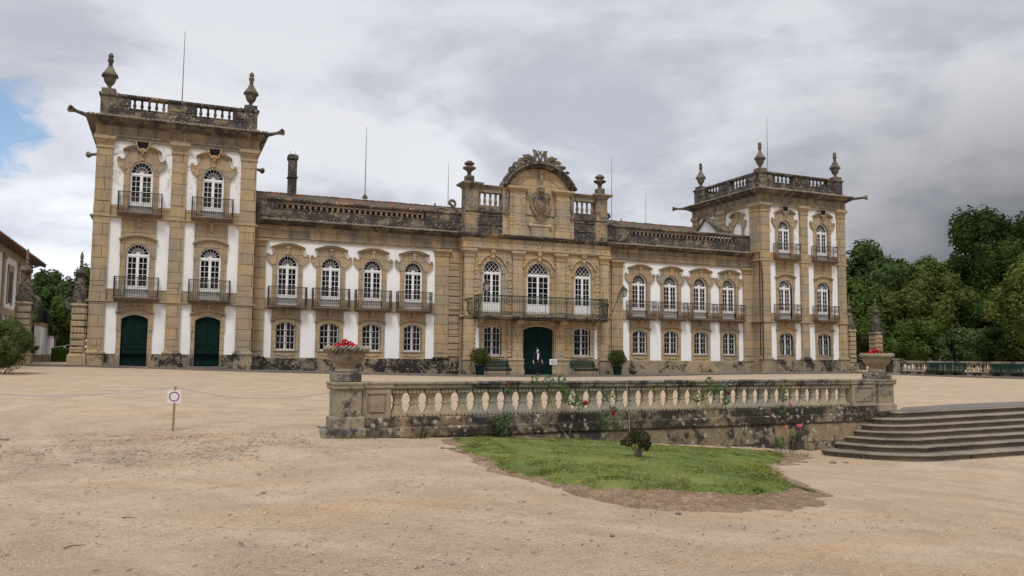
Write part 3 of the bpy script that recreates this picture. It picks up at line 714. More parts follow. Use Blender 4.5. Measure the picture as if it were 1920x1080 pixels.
BAL = [(.10, 0), (.10, .03), (.06, .05), (.055, .08), (.085, .16), (.09, .22), (.06, .32), (.05, .38), (.07, .40), (.05, .42), (.075, .50), (.09, .54), (.10, .56)]
def balusters(parent, x0, x1, n, y, z0, z1, k=1.0, axis='x', mat='parapet'):
    m = MB(); h = z1 - z0; m.lathe([(r*k, q/.56*h) for r, q in BAL], 8)
    pr = m.build('baluster', mat); 
    for i in range(n):
        c = x0 + (x1 - x0)*(i + .5)/n
        o = pr if i == 0 else pr.copy()
        if i: COL.objects.link(o)
        o.parent = parent; o.location = (c, y, z0) if axis == 'x' else (y, c, z0)
def spout(x, y, z, dx, dy):
    m = MB(); L = 1.0; prof = [(.10, 0), (.12, .1), (.11, .3), (.09, .6), (.10, .75), (.13, .86), (.18, .95), (.21, 1.0), (.20, 1.02), (.12, 1.0), (.07, .85)]
    m.lathe([(r, q*1.15) for r, q in prof], 10)
    q = Vector((dx, dy, .08)).normalized().to_track_quat('Z', 'Y').to_matrix().to_4x4()
    m.xform(Matrix.Translation((x, y, z)) @ q)
    for s in (1,): pass
    return m.build('water_spout', 'finial', PAL)
# ---- prototypes
fw_wing = make_french(.60, 3.01, 2.34, 3.0); fw_tow2 = make_french(.585, 2.95, 2.35, 2.94); fw_tow3 = make_french(.585, 2.89, 2.21, 2.88)
fw_cs = make_french(.635, 3.41, 2.6, 3.39, lattice=True); fw_cc = make_french(.845, 3.42, 2.6, 3.40, lattice=True)
cw_wing = make_casement(.59, 1.45, 1.67); cw_cen = make_casement(.61, 1.70, 1.88); cw_tow = make_casement(.57, 1.5, 1.70, grille='bulged')
bal_wing = make_balcony(2.22, .52, 3.93, .14, 5.06, 'iron_rust'); bal_tow = make_balcony(2.2, .52, 0, .16, 1.08, 'iron_rust')
USED = set()
def place(proto, loc):
    if proto.name in USED: o = copy_tree(proto, PAL, loc)
    else: o = proto; USED.add(proto.name); o.parent = PAL; o.location = loc
    return o
su_w = surround_upper(.62, (0, .62, 0, 2.34, 3.01), .0, 3.36, 3.69, 2.98)   # local z = world - 4.02
su_w_o = su_w.build('window_surround', 'stone_plain')
su_t = surround_upper(.60, (0, .60, 0, 2.21, 2.89), .0, 3.36, 3.78, 2.95, cup=True)   # local z = world - 8.77
# funnel-shaped opening above the broken brow
su_t.tube([(-.40, -.2, 3.93), (-.33, -.2, 3.86), (-.30, -.2, 3.70), (-.22, -.2, 3.52), (-.12, -.2, 3.42), (0, -.2, 3.38), (.12, -.2, 3.42), (.22, -.2, 3.52), (.30, -.2, 3.70), (.33, -.2, 3.86), (.40, -.2, 3.93)], .045, 6)
su_t.tube([(0, -.19, 3.40), (0, -.21, 3.25), (0, -.17, 3.12)], [.06, .08, .04], 6)
su_t_o = su_t.build('window_surround', 'stone_plain')
m = MB(); m.prism_y([(-.29, 3.94), (.29, 3.94), (.27, 3.72), (.16, 3.50), (0, 3.44), (-.16, 3.50), (-.27, 3.72)], -.16, -.05); hol = m.build('spout_hole', 'dark'); hol.parent = su_t_o  # solid dark plug; the hollow's shade is its colour
# ---- wings
for s in (-1, 1):
    X = lambda a, b: (min(s*a, s*b), max(s*a, s*b))
    ops = [UP(s*w) for w in WX] + [GW(s*w) for w in WX]
    x0, x1 = X(5.25, 18.23)
    facade(MB(), x0, x1, 0, 7.9, ops, 0, .35, .03).build('wing_wall', 'plaster', PAL, fix=False)
    # stone band between storeys and the stone fields round the ground floor windows
    b = MB(); facade(b, x0, x1, 3.77, 4.44, ops, -.05, .35); b.build('string_course', 'stone_plain', PAL, fix=False)
    b = MB(); b.run(x0, x1, 0, [(0, 3.74), (.09, 3.74), (.13, 3.78), (.13, 3.83), (.05, 3.86)], .1)
    # interrupted by nothing: a thin moulding under the band
    b.build('string_moulding', 'stone_plain', PAL)
    for w in WX:
        c = s*w
        m = MB(); facade(m, c - .83, c + .83, .85, 3.737, [GW(c)], -.065, .3)
        brow(m, c, .86, 3.05, 3.38, -.065); corbel(m, c, -.065, 3.34, 3.735)
        m.run(c - .68, c + .68, -.065, [(0, 1.24), (.05, 1.26), (.05, 1.31), (0, 1.33)], .05)
        m.prism_y([(c - .58, 1.08), (c, .98), (c + .58, 1.08), (c + .45, 1.14), (c, 1.06), (c - .45, 1.14)], -.10, -.06)
        m.build('window_surround', 'stone_plain', PAL, fix=False)
        place(cw_wing, (c, .10, 1.36)); place(fw_wing, (c, .12, 4.03))
        if su_w_o.name in USED: o = su_w_o.copy(); COL.objects.link(o)
        else: o = su_w_o; USED.add(o.name)
        o.parent = PAL; o.location = (c, -.0, 4.02)
        if w == WX[3] and s > 0: pass
        place(bal_wing, (c, -.05, 0))
    # plinth
    m = MB(); m.run(x0, x1, 0, [(.10, -.5), (.10, .84), (.07, .87), (.0, .90)], .2); m.build('plinth', 'plinth' if s < 0 else 'plinth_light', PAL)
    # pilasters
    for (a, bb) in ((17.42, 18.2), (6.02, 6.92)):
        m = MB(); q0, q1 = X(a, bb); m.box(q0, q1, -.14, .1, .9, 7.62); m.box(q0 + .12, q1 - .12, -.165, -.13, 1.3, 7.4); capital(m, q0, q1, -.14, 7.52, 7.90)
        m.build('pilaster', 'stone', PAL)
        m = MB(); pedestal(m, q0 - .03, q1 + .03, -.16, -.4, .95, 1.12); m.build('pilaster_base', 'plinth' if s < 0 else 'plinth_light', PAL)
    # banded rustication beside the centre
    m = MB(); q0, q1 = X(5.2, 6.0); m.box(q0, q1, -.04, .1, .9, 7.9)
    for k in range(16):
        z = 1.05 + k*.43
        if z + .36 < 7.6 and not (3.6 < z < 3.85): m.cbox(q0 + .02, q1 - .06, -.13, .0, z, z + .385, .03)
    m.build('rusticated_quoins', 'stone', PAL)
    # entablature
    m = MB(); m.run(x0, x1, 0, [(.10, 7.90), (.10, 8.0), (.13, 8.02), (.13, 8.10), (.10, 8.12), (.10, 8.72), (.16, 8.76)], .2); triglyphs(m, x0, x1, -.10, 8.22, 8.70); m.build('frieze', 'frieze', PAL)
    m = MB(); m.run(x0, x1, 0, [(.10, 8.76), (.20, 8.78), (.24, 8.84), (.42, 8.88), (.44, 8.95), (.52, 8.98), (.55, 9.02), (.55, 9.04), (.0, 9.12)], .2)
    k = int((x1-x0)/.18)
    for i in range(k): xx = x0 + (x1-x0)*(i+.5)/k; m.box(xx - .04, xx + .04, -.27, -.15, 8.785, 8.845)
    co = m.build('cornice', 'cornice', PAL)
    m = MB(); eave_row(m, x0 + (.3 if s > 0 else .5), x1 - (.5 if s > 0 else .3), -.05, -.62, 9.02, 9.14); o = m.build('eave_tiles', 'tile_old', fix=False); o.parent = co
    # parapet
    e0, e1 = X(5.12, 18.2)
    m = MB(); m.run(e0, e1, 0, [(.04, 9.08), (.04, 9.2), (.0, 9.24), (.0, 9.78), (.03, 9.80), (.03, 9.84)], .35)
    for (a, bb) in ((5.12, 7.62), (16.75, 18.2)):
        q0, q1 = X(a, bb); m.box(q0, q1, .0, .34, 9.84, 10.28)
        m.box(q0 + .35, q1 - .35, -.035, .01, 9.34, 10.18)
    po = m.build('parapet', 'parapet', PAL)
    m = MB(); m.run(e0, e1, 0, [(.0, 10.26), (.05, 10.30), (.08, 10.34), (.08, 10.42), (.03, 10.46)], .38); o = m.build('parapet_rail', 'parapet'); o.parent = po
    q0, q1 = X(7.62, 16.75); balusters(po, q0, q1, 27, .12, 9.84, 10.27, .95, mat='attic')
    m = MB(); m.box(e0 + .02, e1 - .02, .42, .5, 9.2, 10.18); m.build('parapet_backing', 'terra', PAL)
    # roof
    m = MB(); n = 60
    vs = []; 
    r0, r1 = X(0.3, 18.2)
    rows = [(0.52, 9.50), (2.4, 10.3), (4.2, 11.08), (6.0, 11.82), (6.25, 11.80), (12.5, 9.2)]
    cols_ = 160
    for (y, z) in rows:
        for i in range(cols_ + 1):
            x = r0 + (r1-r0)*i/cols_; ph = i % 2; vs.append((x, y, z + (.06 if ph else 0) + .03*mnoise.noise(Vector((x*.7, y, 0)))))
    fs = [(j*(cols_+1)+i, j*(cols_+1)+i+1, (j+1)*(cols_+1)+i+1, (j+1)*(cols_+1)+i) for j in range(len(rows)-1) for i in range(cols_)]
    m.add(vs, fs); 
    for i in range(48):
        xx = r0 + (r1-r0)*(i+.5)/48; m.tube([(xx - .2, 6.1, 11.84 + random.uniform(-.02, .02)), (xx + .18, 6.1, 11.85 + random.uniform(-.02, .02))], [.12, .10], 6)
    ro = m.build('roof', 'tiles', PAL, fix=False)
    # scroll ornaments where the parapet meets the central attic
    m = MB()
    sp = [(s*(5.75 + .28*math.cos(t)*(1-t/9)), -.0, 10.98 + .30*math.sin(t)*(1-t/9)) for t in [PI*.1 + PI*1.7*i/12 for i in range(13)]]
    m.tube([(s*5.35, .15, 10.5)] + [(a, .15, c) for a, b_, c in sp], [.10]*6 + [.08]*8, 6)
    m.tube([(s*(6.0 + .9*i/8), .15, 10.50 + .18*math.sin(i/8*PI)) for i in range(9)], .08, 6)
    m.tube([(s*6.95, .15, 10.46), (s*6.98, .15, 10.75), (s*6.93, .15, 10.98)], [.12, .10, .02], 6)
    m.build('parapet_scroll', 'finial', PAL)
# ---- towers
def tower(s):
    X = lambda a, b: (min(s*a, s*b), max(s*a, s*b))
    x0, x1 = X(TX0, TX1); T = [s*20.54, s*24.27]; y = TY
    g1 = TD if s < 0 else TG; PLM = 'plinth_tower'
    ops = [T3(t) for t in T] + [T2(t) for t in T] + [g1(t) for t in T]
    m = MB(); facade(m, x0, x1, 0, 12.7, ops, y, .4, .03)
    m.add([(x0, y, 0), (x0, y, 12.7), (x0, TB, 12.7), (x0, TB, 0), (x1, y, 0), (x1, y, 12.7), (x1, TB, 12.7), (x1, TB, 0)], [(0, 1, 2, 3), (4, 7, 6, 5), (3, 2, 6, 7)])
    m.build('tower_wall', 'plaster_worn', PAL, fix=False)
    fx = x0 if s > 0 else x1; m = MB(); m.box(fx - .03, fx + .03, y + .01, .05, -.3, 12.7); m.build('flank_stone', 'stone', PAL)
    # stone bands
    m = MB(); facade(m, x0, x1, 3.86, 4.55, ops, y - .04, .4, .01); facade(m, x0, x1, 8.45, 9.14, ops, y - .04, .4, .01)
    m.build('string_course', 'stone_plain', PAL, fix=False)
    for z in (3.80, 8.42): MB().ring(x0, x1, y, TB, [(.0, z), (.16, z), (.20, z + .04), (.20, z + .09), (.14, z + .11), (0, z + .12)]).build('string_moulding', 'stone_plain', PAL)
    for t in T:                                       # stone field holding both lower windows
        m = MB(); facade(m, t - .88, t + .88, .2, 8.415, ops, y - .06, .35)
        m.box(t - .88, t + .88, y - .058, y - .0, 8.54, 8.76)
        brow(m, t, .93, 7.22, 7.58, y - .06, .1, .15); brow(m, t, .93, 3.24, 3.56, y - .06)
        corbel(m, t, y - .06, 7.92, 8.41, .16, .3); corbel(m, t, y - .06, 3.48, 3.80, .16, .3)
        for q in (-1, 1):                             # stepped shoulders of the frame
            m.box(t + q*.80 - .10, t + q*.80 + .10, y - .10, y - .05, 6.3, 7.1)
            m.box(t + q*.80 - .10, t + q*.80 + .10, y - .10, y - .05, 2.3, 3.2)
        m.build('window_surround', 'stone_plain', PAL, fix=False)
        if su_t_o.name in USED: o = copy_tree(su_t_o)
        else: o = su_t_o; USED.add(o.name)
        o.parent = PAL; o.location = (t, y, 8.77)
        place(fw_tow3, (t, y + .10, 8.78)); place(fw_tow2, (t, y + .10, 4.14))
        place(bal_tow, (t, y - .05, 8.73)); place(bal_tow, (t, y - .05, 4.09))
        if s < 0:
            d = MB()                                  # panelled double door
            d.prism_y([(t - .66, .36)] + [(t - .66*math.cos(PI*i/10), arch_z(TD(t), t - .66*math.cos(PI*i/10))) for i in range(11)] + [(t + .66, .36)], y + .12, y + .18)
            for q in (-1, 1):
                a, b = sorted((t + q*.06, t + q*.60))
                d.box(a, b, y + .10, y + .13, 1.55, 2.75); d.box(a + .07, b - .07, y + .09, y + .11, 1.65, 2.65)
                d.box(a, b, y + .10, y + .13, .42, 1.42); d.tube([(a + .05, y + .1, 1.28), ((a+b)/2, y + .08, 1.42), (b - .05, y + .1, 1.28)], .022, 4)
                d.tube([(a + .1, y + .1, 1.10), (a + .1, y + .09, .95), ((a+b)/2, y + .08, .88), (b - .1, y + .09, .95), (b - .1, y + .1, 1.10)], .02, 4)
                d.prism_y([((a+b)/2 - .11, .95), ((a+b)/2 + .11, .95), ((a+b)/2 + .05, .5), ((a+b)/2 - .05, .5)], y + .075, y + .11)
            d.box(t - .012, t + .012, y + .085, y + .12, .38, 3.1)
            do = d.build('door', 'door', PAL)
        else: place(cw_tow, (t, y + .10, 1.36))
    # plinth between pedestals (cut by the doors)
    m = MB(); facade(m, x0, x1, -.3, 1.04, ops if s < 0 else [], y - .085, .5, .0); m.build('plinth', PLM, PAL, fix=False)
    if s < 0:
        for t in T: MB().cbox(t - 1.2, t + 1.2, y - .5, y + .3, .1, .37, .03).build('door_step', 'paving', PAL)
    # pilasters
    for (a, b) in ((25.76, 26.54), (21.99, 22.74), (18.2, 19.06)):
        q0, q1 = X(a, b); m = MB(); m.box(q0, q1, y - .15, y + .1, 1.2, 12.3)
        for z0, z1 in ((1.5, 3.7), (4.7, 8.3), (9.3, 12.1)): m.box(q0 + .11, q1 - .11, y - .172, y - .14, z0, z1)
        m.box(q0 - .015, q1 + .015, y - .19, y, 3.86, 4.5); m.box(q0 - .015, q1 + .015, y - .19, y, 8.5, 9.12)
        capital(m, q0, q1, y - .15, 12.22, 12.86); m.build('pilaster', 'stone', PAL)
        m = MB(); pedestal(m, q0 - .06, q1 + .06, y - .2, -.3, 1.12, 1.42); m.build('pilaster_base', 'plinth_tower' if a < 25 and a > 20 else 'plinth_light', PAL)
    if s > 0:                                          # inner flank of the east tower, seen above the wing
        for (a, b) in ((-1.09, -.12), (2.95, 3.75), (6.5, 7.2)):
            m = MB(); m.box(x0 - .15, x0 + .1, a, b, 9.1, 12.3); m.ring(x0 - .15, x0 + .1, a, b, [(0, 12.22), (.05, 12.24), (.05, 12.3), (.01, 12.32), (.01, 12.5), (.08, 12.58), (.14, 12.7), (.14, 12.86), (0, 12.87)]); m.build('pilaster', 'stone', PAL)
        # blind window with its hood
        m = MB(); cy = 1.4
        f = surround_upper(.60, (0, .60, 0, 2.21, 2.89), .0, 3.36, 3.78, 2.95)
        f.xform(Matrix.Translation((x0, cy, 8.77)) @ Matrix.Rotation(-PI/2, 4, 'Z') @ Matrix.Diagonal((.84, 1, 1, 1))); f.build('window_surround', 'stone_plain', PAL)
        m.prism_y([(-.6, 0)] + [(-.6*math.cos(PI*i/12), arch_z((0, .6, 0, 2.21, 2.89), -.6*math.cos(PI*i/12))) for i in range(13)] + [(.6, 0)], -.02, .02)
        m.xform(Matrix.Translation((x0, cy, 8.77)) @ Matrix.Rotation(-PI/2, 4, 'Z')); m.build('blind_window', 'plaster', PAL)
        # gabled dormer against the flank
        m = MB(); gx0, gx1 = 16.9, x0
        P = [(5.0, 10.4), (5.0, 11.35), (3.75, 12.25), (2.5, 11.35), (2.5, 10.4)]
        vs = [(gx0, a, b) for a, b in P] + [(gx1, a, b) for a, b in P]; m.add(vs, [(0, 1, 2, 3, 4), (0, 5, 6, 1), (4, 3, 8, 9)]); m.build('dormer', 'plaster_worn', PAL, fix=False)
        m = MB()
        for q in (-1, 1):
            A = Vector((0, 3.75, 12.33)); B = Vector((0, 3.75 + q*1.5, 11.22)); nn = Vector((0, 0, -.13))
            vs = [(gx0 - .15, A.y, A.z), (gx0 - .15, B.y, B.z), (gx0 - .15, B.y, B.z - .14), (gx0 - .15, A.y, A.z - .16)]; vs += [(gx1, b, c) for a, b, c in vs]
            m.add(vs, [(0, 1, 2, 3), (0, 4, 5, 1), (1, 5, 6, 2), (3, 2, 6, 7), (4, 7, 6, 5)])
        m.build('dormer_roof', 'cornice', PAL)
        m = MB(); m.tube([(x0 - .22, 4.1, 13.7), (x0 - .22, 4.1, 12.9), (x0 - .22, 4.0, 12.2)], .05, 6); m.build('drainpipe', 'rod', PAL)
        m = MB(); m.tube([(x0 - .12, y - .22, 8.3), (x0 - .05, y - .28, 7), (x0 - .05, y - .28, 1.0)], .045, 6); m.build('drainpipe', 'iron', PAL)
    # entablature, cornice
    m = MB(); m.ring(x0, x1, y, TB, [(.0, 12.70), (.12, 12.70), (.12, 12.86), (.17, 12.90), (.17, 12.98), (.12, 13.0), (.12, 13.44), (.2, 13.47)])
    triglyphs(m, x0, x1, y - .12, 13.08, 13.42, .95)
    if s > 0: triglyphs(m, y, TB, x0 - .12, 13.08, 13.42, .95, side=True)
    m.build('frieze', 'frieze', PAL)
    m = MB(); m.ring(x0, x1, y, TB, [(.12, 13.46), (.22, 13.47), (.24, 13.53), (.36, 13.58), (.50, 13.66), (.52, 13.74), (.60, 13.80), (.64, 13.84), (.64, 13.87), (.2, 14.0), (.0, 14.12)])
    co = m.build('cornice', 'cornice', PAL)
    m = MB(); eave_row(m, x0 - .6, x1 + .6, y + .0, y - .70, 13.85, 14.08)
    if s > 0: eave_row(m, y - .6, TB + .6, x0, x0 - .70, 13.85, 14.08, side=1)
    o = m.build('eave_tiles', 'tile_old', fix=False); o.parent = co
    for dx in (-1, 1):
        for yy, dy in ((y, -1), (TB, 1)): spout((x0 if dx < 0 else x1) + dx*.45, yy + dy*.45, 13.78, dx, dy)
    # parapet
    m = MB(); ax0, ax1 = x0 + .03, x1 - .03; ay0, ay1 = y + .0, TB - .03; th = .3
    def side_x(yy0, yy1):
        m.box(ax0 + .03, ax1 - .03, yy0, yy1, 14.05, 14.52); m.box(ax0 + .03, ax1 - .03, yy0 - .025, yy1 + .025, 14.52, 14.57)
        for a, b in ((ax0, ax0 + .8), (ax1 - .8, ax1)): m.box(a, b, yy0 - .03, yy1 + .03, 14.05, 15.14)
        for a, b in ((24.98, 25.72), (21.55, 23.12), (18.9, 19.62)):
            q0, q1 = X(a, b); m.box(q0, q1, yy0, yy1, 14.57, 15.14); m.box(q0 + .12, q1 - .12, yy0 - .035, yy0 + .01, 14.68, 15.06)
        m.box(ax0 - .05, ax1 + .05, yy0 - .07, yy1 + .07, 15.14, 15.2); m.box(ax0 - .09, ax1 + .09, yy0 - .11, yy1 + .11, 15.2, 15.30)
    side_x(ay0, ay0 + th); side_x(ay1 - th, ay1)
    for xx in (ax0, ax1 - th):
        m.box(xx + .003, xx + th - .003, ay0 + th, ay1 - th, 14.05, 14.50)
        for a, b in ((ay0 + .3, ay0 + 1.5), (ay0 + 3.4, ay0 + 4.9), (ay1 - 1.5, ay1 - .3)): m.box(xx + .002, xx + th - .002, a, b, 14.49, 15.15); m.box(xx - .03, xx + .03, a + .15, b - .15, 14.68, 15.06)
        m.box(xx - .07, xx + th + .07, ay0 + th + .1, ay1 - th - .1, 15.14, 15.298)
    po = m.build('parapet', 'parapet', PAL)
    for a, b in ((23.12, 24.98), (19.62, 21.55)): q0, q1 = X(a, b); balusters(po, q0, q1, 5, ay0 + .15, 14.57, 15.14, 1.05)
    if s > 0:
        for a, b in ((ay0 + 1.5, ay0 + 3.4), (ay0 + 4.9, ay1 - 1.5)): balusters(po, a, b, 5, ax0 + .15, 14.50, 15.14, 1.05, 'y')
    m = MB(); m.box(ax0 + th, ax1 - th, ay0 + th, ay1 - th, 14.0, 14.2); m.build('tower_roof', 'paving', PAL)
    for ux in (ax0 + .38, ax1 - .38):
        for uy in (ay0 + .33, ay1 - .4): finial_urn(ux, uy, 15.30)
tower(-1); tower(1)
# ---- central block
def centre():
    y = CY; x0, x1 = -5.25, 5.25
    door = (0, 1.12, -.4, 2.84, 3.08); gw = [(q*3.25, .62, 1.16, 2.86, 3.05) for q in (-1, 1)]
    uw = [(q*3.32, .65, 3.94, 6.62, 7.35) for q in (-1, 1)] + [(0, .86, 3.92, 6.58, 7.34)]
    ops = [door] + gw + uw
    m = MB(); facade(m, x0, x1, -.4, 8.0, ops, y, .4)
    m.add([(x0, y, -.4), (x0, y, 9), (x0, 2, 9), (x0, 2, -.4), (x1, y, -.4), (x1, y, 9), (x1, 2, 9), (x1, 2, -.4)], [(0, 1, 2, 3), (4, 7, 6, 5)])
    m.build('central_wall', 'stone_centre', PAL, fix=False)
    place(fw_cc, (0, y + .10, 3.93))
    for q in (-1, 1): place(fw_cs, (q*3.32, y + .10, 3.95)); place(cw_cen, (q*3.25, y + .10, 1.17))
    d = MB(); P = [(-1.12, -.1)] + [(-1.12*math.cos(PI*i/12), arch_z(door, -1.12*math.cos(PI*i/12))) for i in range(13)] + [(1.12, -.1)]; d.prism_y(P, y + .22, y + .28)
    for q in (-1, 1):
        for z0, z1 in ((.1, .95), (1.1, 2.0), (2.12, 2.7)):
            a, b = sorted((q*.1, q*1.0)); d.box(a, b, y + .20, y + .23, z0, z1); d.box(a + .1, b - .1, y + .185, y + .21, z0 + .1, z1 - .1)
    d.box(-.015, .015, y + .18, y + .22, -.08, 3.0); d.build('door', 'door', PAL)
    for q in (-1, 1):
        X = lambda a, b: (min(q*a, q*b), max(q*a, q*b))
        for k, (a, b) in enumerate(((4.62, 5.27), (1.24, 1.90))):
            p0, p1 = X(a, b); m = MB(); m.box(p0, p1, y - .16, y + .1, .98, 3.42); m.box(p0, p1, y - .16, y + .1, 3.66, 7.55)
            m.box(p0 + .1, p1 - .1, y - .185, y - .15, 1.15, 3.2); m.box(p0 + .1, p1 - .1, y - .185, y - .15, 4.0, 7.3); capital(m, p0, p1, y - .16, 7.46, 7.98)
            m.build('pilaster', 'stone_centre', PAL)
            m = MB(); pa, pb = X(a - .06, b + .28 if k else b + .02); pedestal(m, pa, pb, y - .22, -.4, .92, .99); m.build('pilaster_base', 'stone_centre' if k else 'plinth_light', PAL)
        # small quoin blocks beside the pilasters
        for (a, b, z0, z1, dz, out, alt) in ((4.24, 4.58, 3.9, 7.4, .27, .07, .06), (1.94, 2.24, 3.9, 7.4, .27, .07, .06), (1.94, 2.24, 1.05, 3.3, .27, .07, 0), (4.45, 4.62, .7, 3.3, .30, .10, 0)):
            p0, p1 = X(a, b); m = MB(); k = 0
            m.box(p0 + .02, p1 - .02, y - .02, y + .01, z0, z1 + .15)
            while z0 + k*dz < z1: z = z0 + k*dz; i = alt if k % 2 else 0; m.cbox(p0 + i, p1 - i, y - out, y + .012, z, z + dz - .05, .02); k += 1
            m.build('quoin_blocks', 'stone_centre', PAL)
        m = MB(); p0, p1 = X(4.20, 4.43); m.box(p0, p1, y - .03, y + .01, .95, 3.5); m.build('plaster_strip', 'plaster', PAL)
        m = MB(); p0, p1 = X(3.25 - .82, 3.25 + .82); mm = (p0+p1)/2
        facade(m, p0, p1, .9, 3.45, [gw[0 if q < 0 else 1]], y - .05, .3); 
        for i in range(9):                             # fan of voussoirs
            t = PI*(.16 + .68*i/8); m.bar((mm + .68*math.cos(t), y - .06, 2.55 + .62*math.sin(t)), (mm + .95*math.cos(t), y - .06, 2.62 + .9*math.sin(t)), .012)
        m.run(p0, p1, y - .05, [(0, 1.02), (.06, 1.05), (.06, 1.12), (0, 1.14)], .05)
        m.tube([(mm - .5, y - .08, .92), (mm - .2, y - .08, .99), (mm, y - .08, .94), (mm + .2, y - .08, .99), (mm + .5, y - .08, .92)], .03, 5); m.build('window_surround', 'stone_centre', PAL, fix=False)
        # lantern brackets' consoles and the balcony corbels
        m = MB(); corbel(m, q*1.57, y - .16, 2.75, 3.44, .42, .62); m.ring(q*1.57 - .26, q*1.57 + .26, y - .6, y, [(0, 3.2), (.06, 3.24), (.06, 3.3), (0, 3.32)]); corbel(m, q*1.57, y - .15, 2.3, 2.76, .2, .12); m.build('balcony_corbel', 'stone_centre', PAL); m = MB(); corbel(m, q*4.2, y, 2.9, 3.44, .25, .55); m.build('balcony_corbel', 'stone_centre', PAL)
    # door surround
    m = MB(); xs = [-1.12*math.cos(PI*i/16) for i in range(17)]
    band(m, [(x, arch_z(door, x)) for x in xs], [(x*1.09, arch_z(door, x) + .1) for x in xs], y - .09, y + .02)
    for q in (-1, 1): m.box(min(q*1.12, q*1.22), max(q*1.12, q*1.22), y - .0895, y + .02, .95, 2.86); m.lathe([(.01, 0), (.16, .02), (.17, .2), (.13, .35), (.10, .55), (.13, .7), (.15, .8), (.10, .92), (.02, .96)], 10, (q*1.17, y - .08, -.1))
    for i in range(15):
        t = PI*(.18 + .64*i/14); m.bar((1.28*math.cos(t), y - .005, 2.35 + .82*math.sin(t)), (1.62*math.cos(t), y - .005, 2.35 + 1.15*math.sin(t)), .014)
    m.build('door_surround', 'stone_centre', PAL)
    # archivolts with keystone carvings
    for (cx, hw, zb, zs, za) in uw:
        m = MB(); n = 18
        for (r0, r1, yy) in ((.0, .10, .10), (.14, .20, .07), (.30, .42, .12)):
            pin = [(cx + (hw + r0)*math.cos(PI - PI*i/n), zs - .02 + (za - zs + r0)*math.sin(PI*i/n)) for i in range(n+1)]
            pout = [(cx + (hw + r1)*math.cos(PI - PI*i/n), zs - .02 + (za - zs + r1)*math.sin(PI*i/n)) for i in range(n+1)]
            if r1 > .4:   # hood starts part way up
                pin = pin[2:-2]; pout = pout[2:-2]
            band(m, pin, pout, y - yy, y + .02)
        for q in (-1, 1):
            m.box(cx + q*(hw + .10) - .10, cx + q*(hw + .10) + .10, y - .12, y + .02, zs - .16, zs - .04)
            m.box(cx + q*(hw + .10) - .05, cx + q*(hw + .10) + .05, y - .07, y + .01, 3.9, zs - .165)
            if hw + .5 < 1.2 or True: m.box(cx + q*(hw + .42) - .12, cx + q*(hw + .42) + .10, y - .10, y + .01, 7.28, 7.36)
        m.tube([(cx, y - .12, za - .1), (cx, y - .2, za + .12), (cx, y - .16, za + .34), (cx, y - .24, za + .5)], [.07, .12, .08, .13], 8)
        m.tube([(cx + .13*math.cos(2*PI*i/10), y - .22, za + .5 + .11*math.sin(2*PI*i/10)) for i in range(10)], .045, 6, closed=True)
        m.tube([(cx - .2, y - .12, za + .1), (cx - .1, y - .16, za + .2), (cx, y - .17, za + .12), (cx + .1, y - .16, za + .2), (cx + .2, y - .12, za + .1)], .05, 6)
        m.build('archivolt', 'stone_centre', PAL)
    # big balcony
    m = MB(); m.ring(-4.6, 4.6, y - 1.08, y + .05, [(-.12, 3.44), (-.06, 3.46), (.0, 3.52), (.06, 3.58), (.08, 3.62), (.08, 3.68), (-.1, 3.69)]); bo = m.build('balcony', 'parapet', PAL)
    r = MB(); r2 = MB(); railing(r2, 9.24, 1.10, 3.68, 4.96, heavy=1.18); r2.xform(Matrix.Translation((0, y, 0)))
    for xx in (-3.1, -1.55, 0, 1.55, 3.1): r2.bar((xx, y - 1.1, 3.66), (xx, y - 1.1, 5.02), .022); r2.bar((xx, y - 1.1, 3.7), (xx, y - .7, 3.7), .015)
    # pot-bellied corners
    for q in (-1, 1):
        r2.tube([(q*4.62, y - .2, 3.75), (q*4.95, y - .2, 3.8), (q*5.1, y - .25, 4.1), (q*5.0, y - .2, 4.5), (q*5.25, y - .2, 4.7), (q*4.7, y - .2, 4.82)], .03, 5)
        for k in range(5): r2.bar((q*(4.7 + .08*k), y - .25, 3.8), (q*(4.8 + .08*k), y - .25, 4.75), .015)
    o = r2.build('railing', 'iron_green', fix=False); o.parent = bo
    # string, entablature
    m = MB(); m.ring(x0, x1, y, 2, [(0, 3.58), (.06, 3.58), (.09, 3.62), (.09, 3.66), (0, 3.70)]); m.build('string_moulding', 'stone_centre', PAL)
    m = MB(); m.ring(x0, x1, y, 2, [(.0, 7.98), (.14, 7.98), (.14, 8.06), (.18, 8.08), (.18, 8.15), (.13, 8.17), (.13, 8.70), (.2, 8.74)]); triglyphs(m, x0, x1, y - .13, 8.30, 8.66, 1.0)
    m.tube([(.12*math.cos(2*PI*i/10), y - .2, 8.55 + .12*math.sin(2*PI*i/10)) for i in range(10)], .05, 6, closed=True); m.tube([(0, y - .18, 8.4), (0, y - .2, 8.1), (0, y - .17, 7.85)], [.08, .06, .1], 6)
    m.build('frieze', 'stone_centre', PAL)
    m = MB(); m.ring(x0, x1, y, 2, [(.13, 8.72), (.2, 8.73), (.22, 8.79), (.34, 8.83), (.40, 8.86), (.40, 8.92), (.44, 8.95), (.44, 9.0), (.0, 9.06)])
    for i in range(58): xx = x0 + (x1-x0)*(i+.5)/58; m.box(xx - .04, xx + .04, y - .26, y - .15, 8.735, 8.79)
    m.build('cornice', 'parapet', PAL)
    # attic
    m = MB(); m.box(x0 + .08, x1 - .08, y + .02, y + .65, 9.0, 10.42)
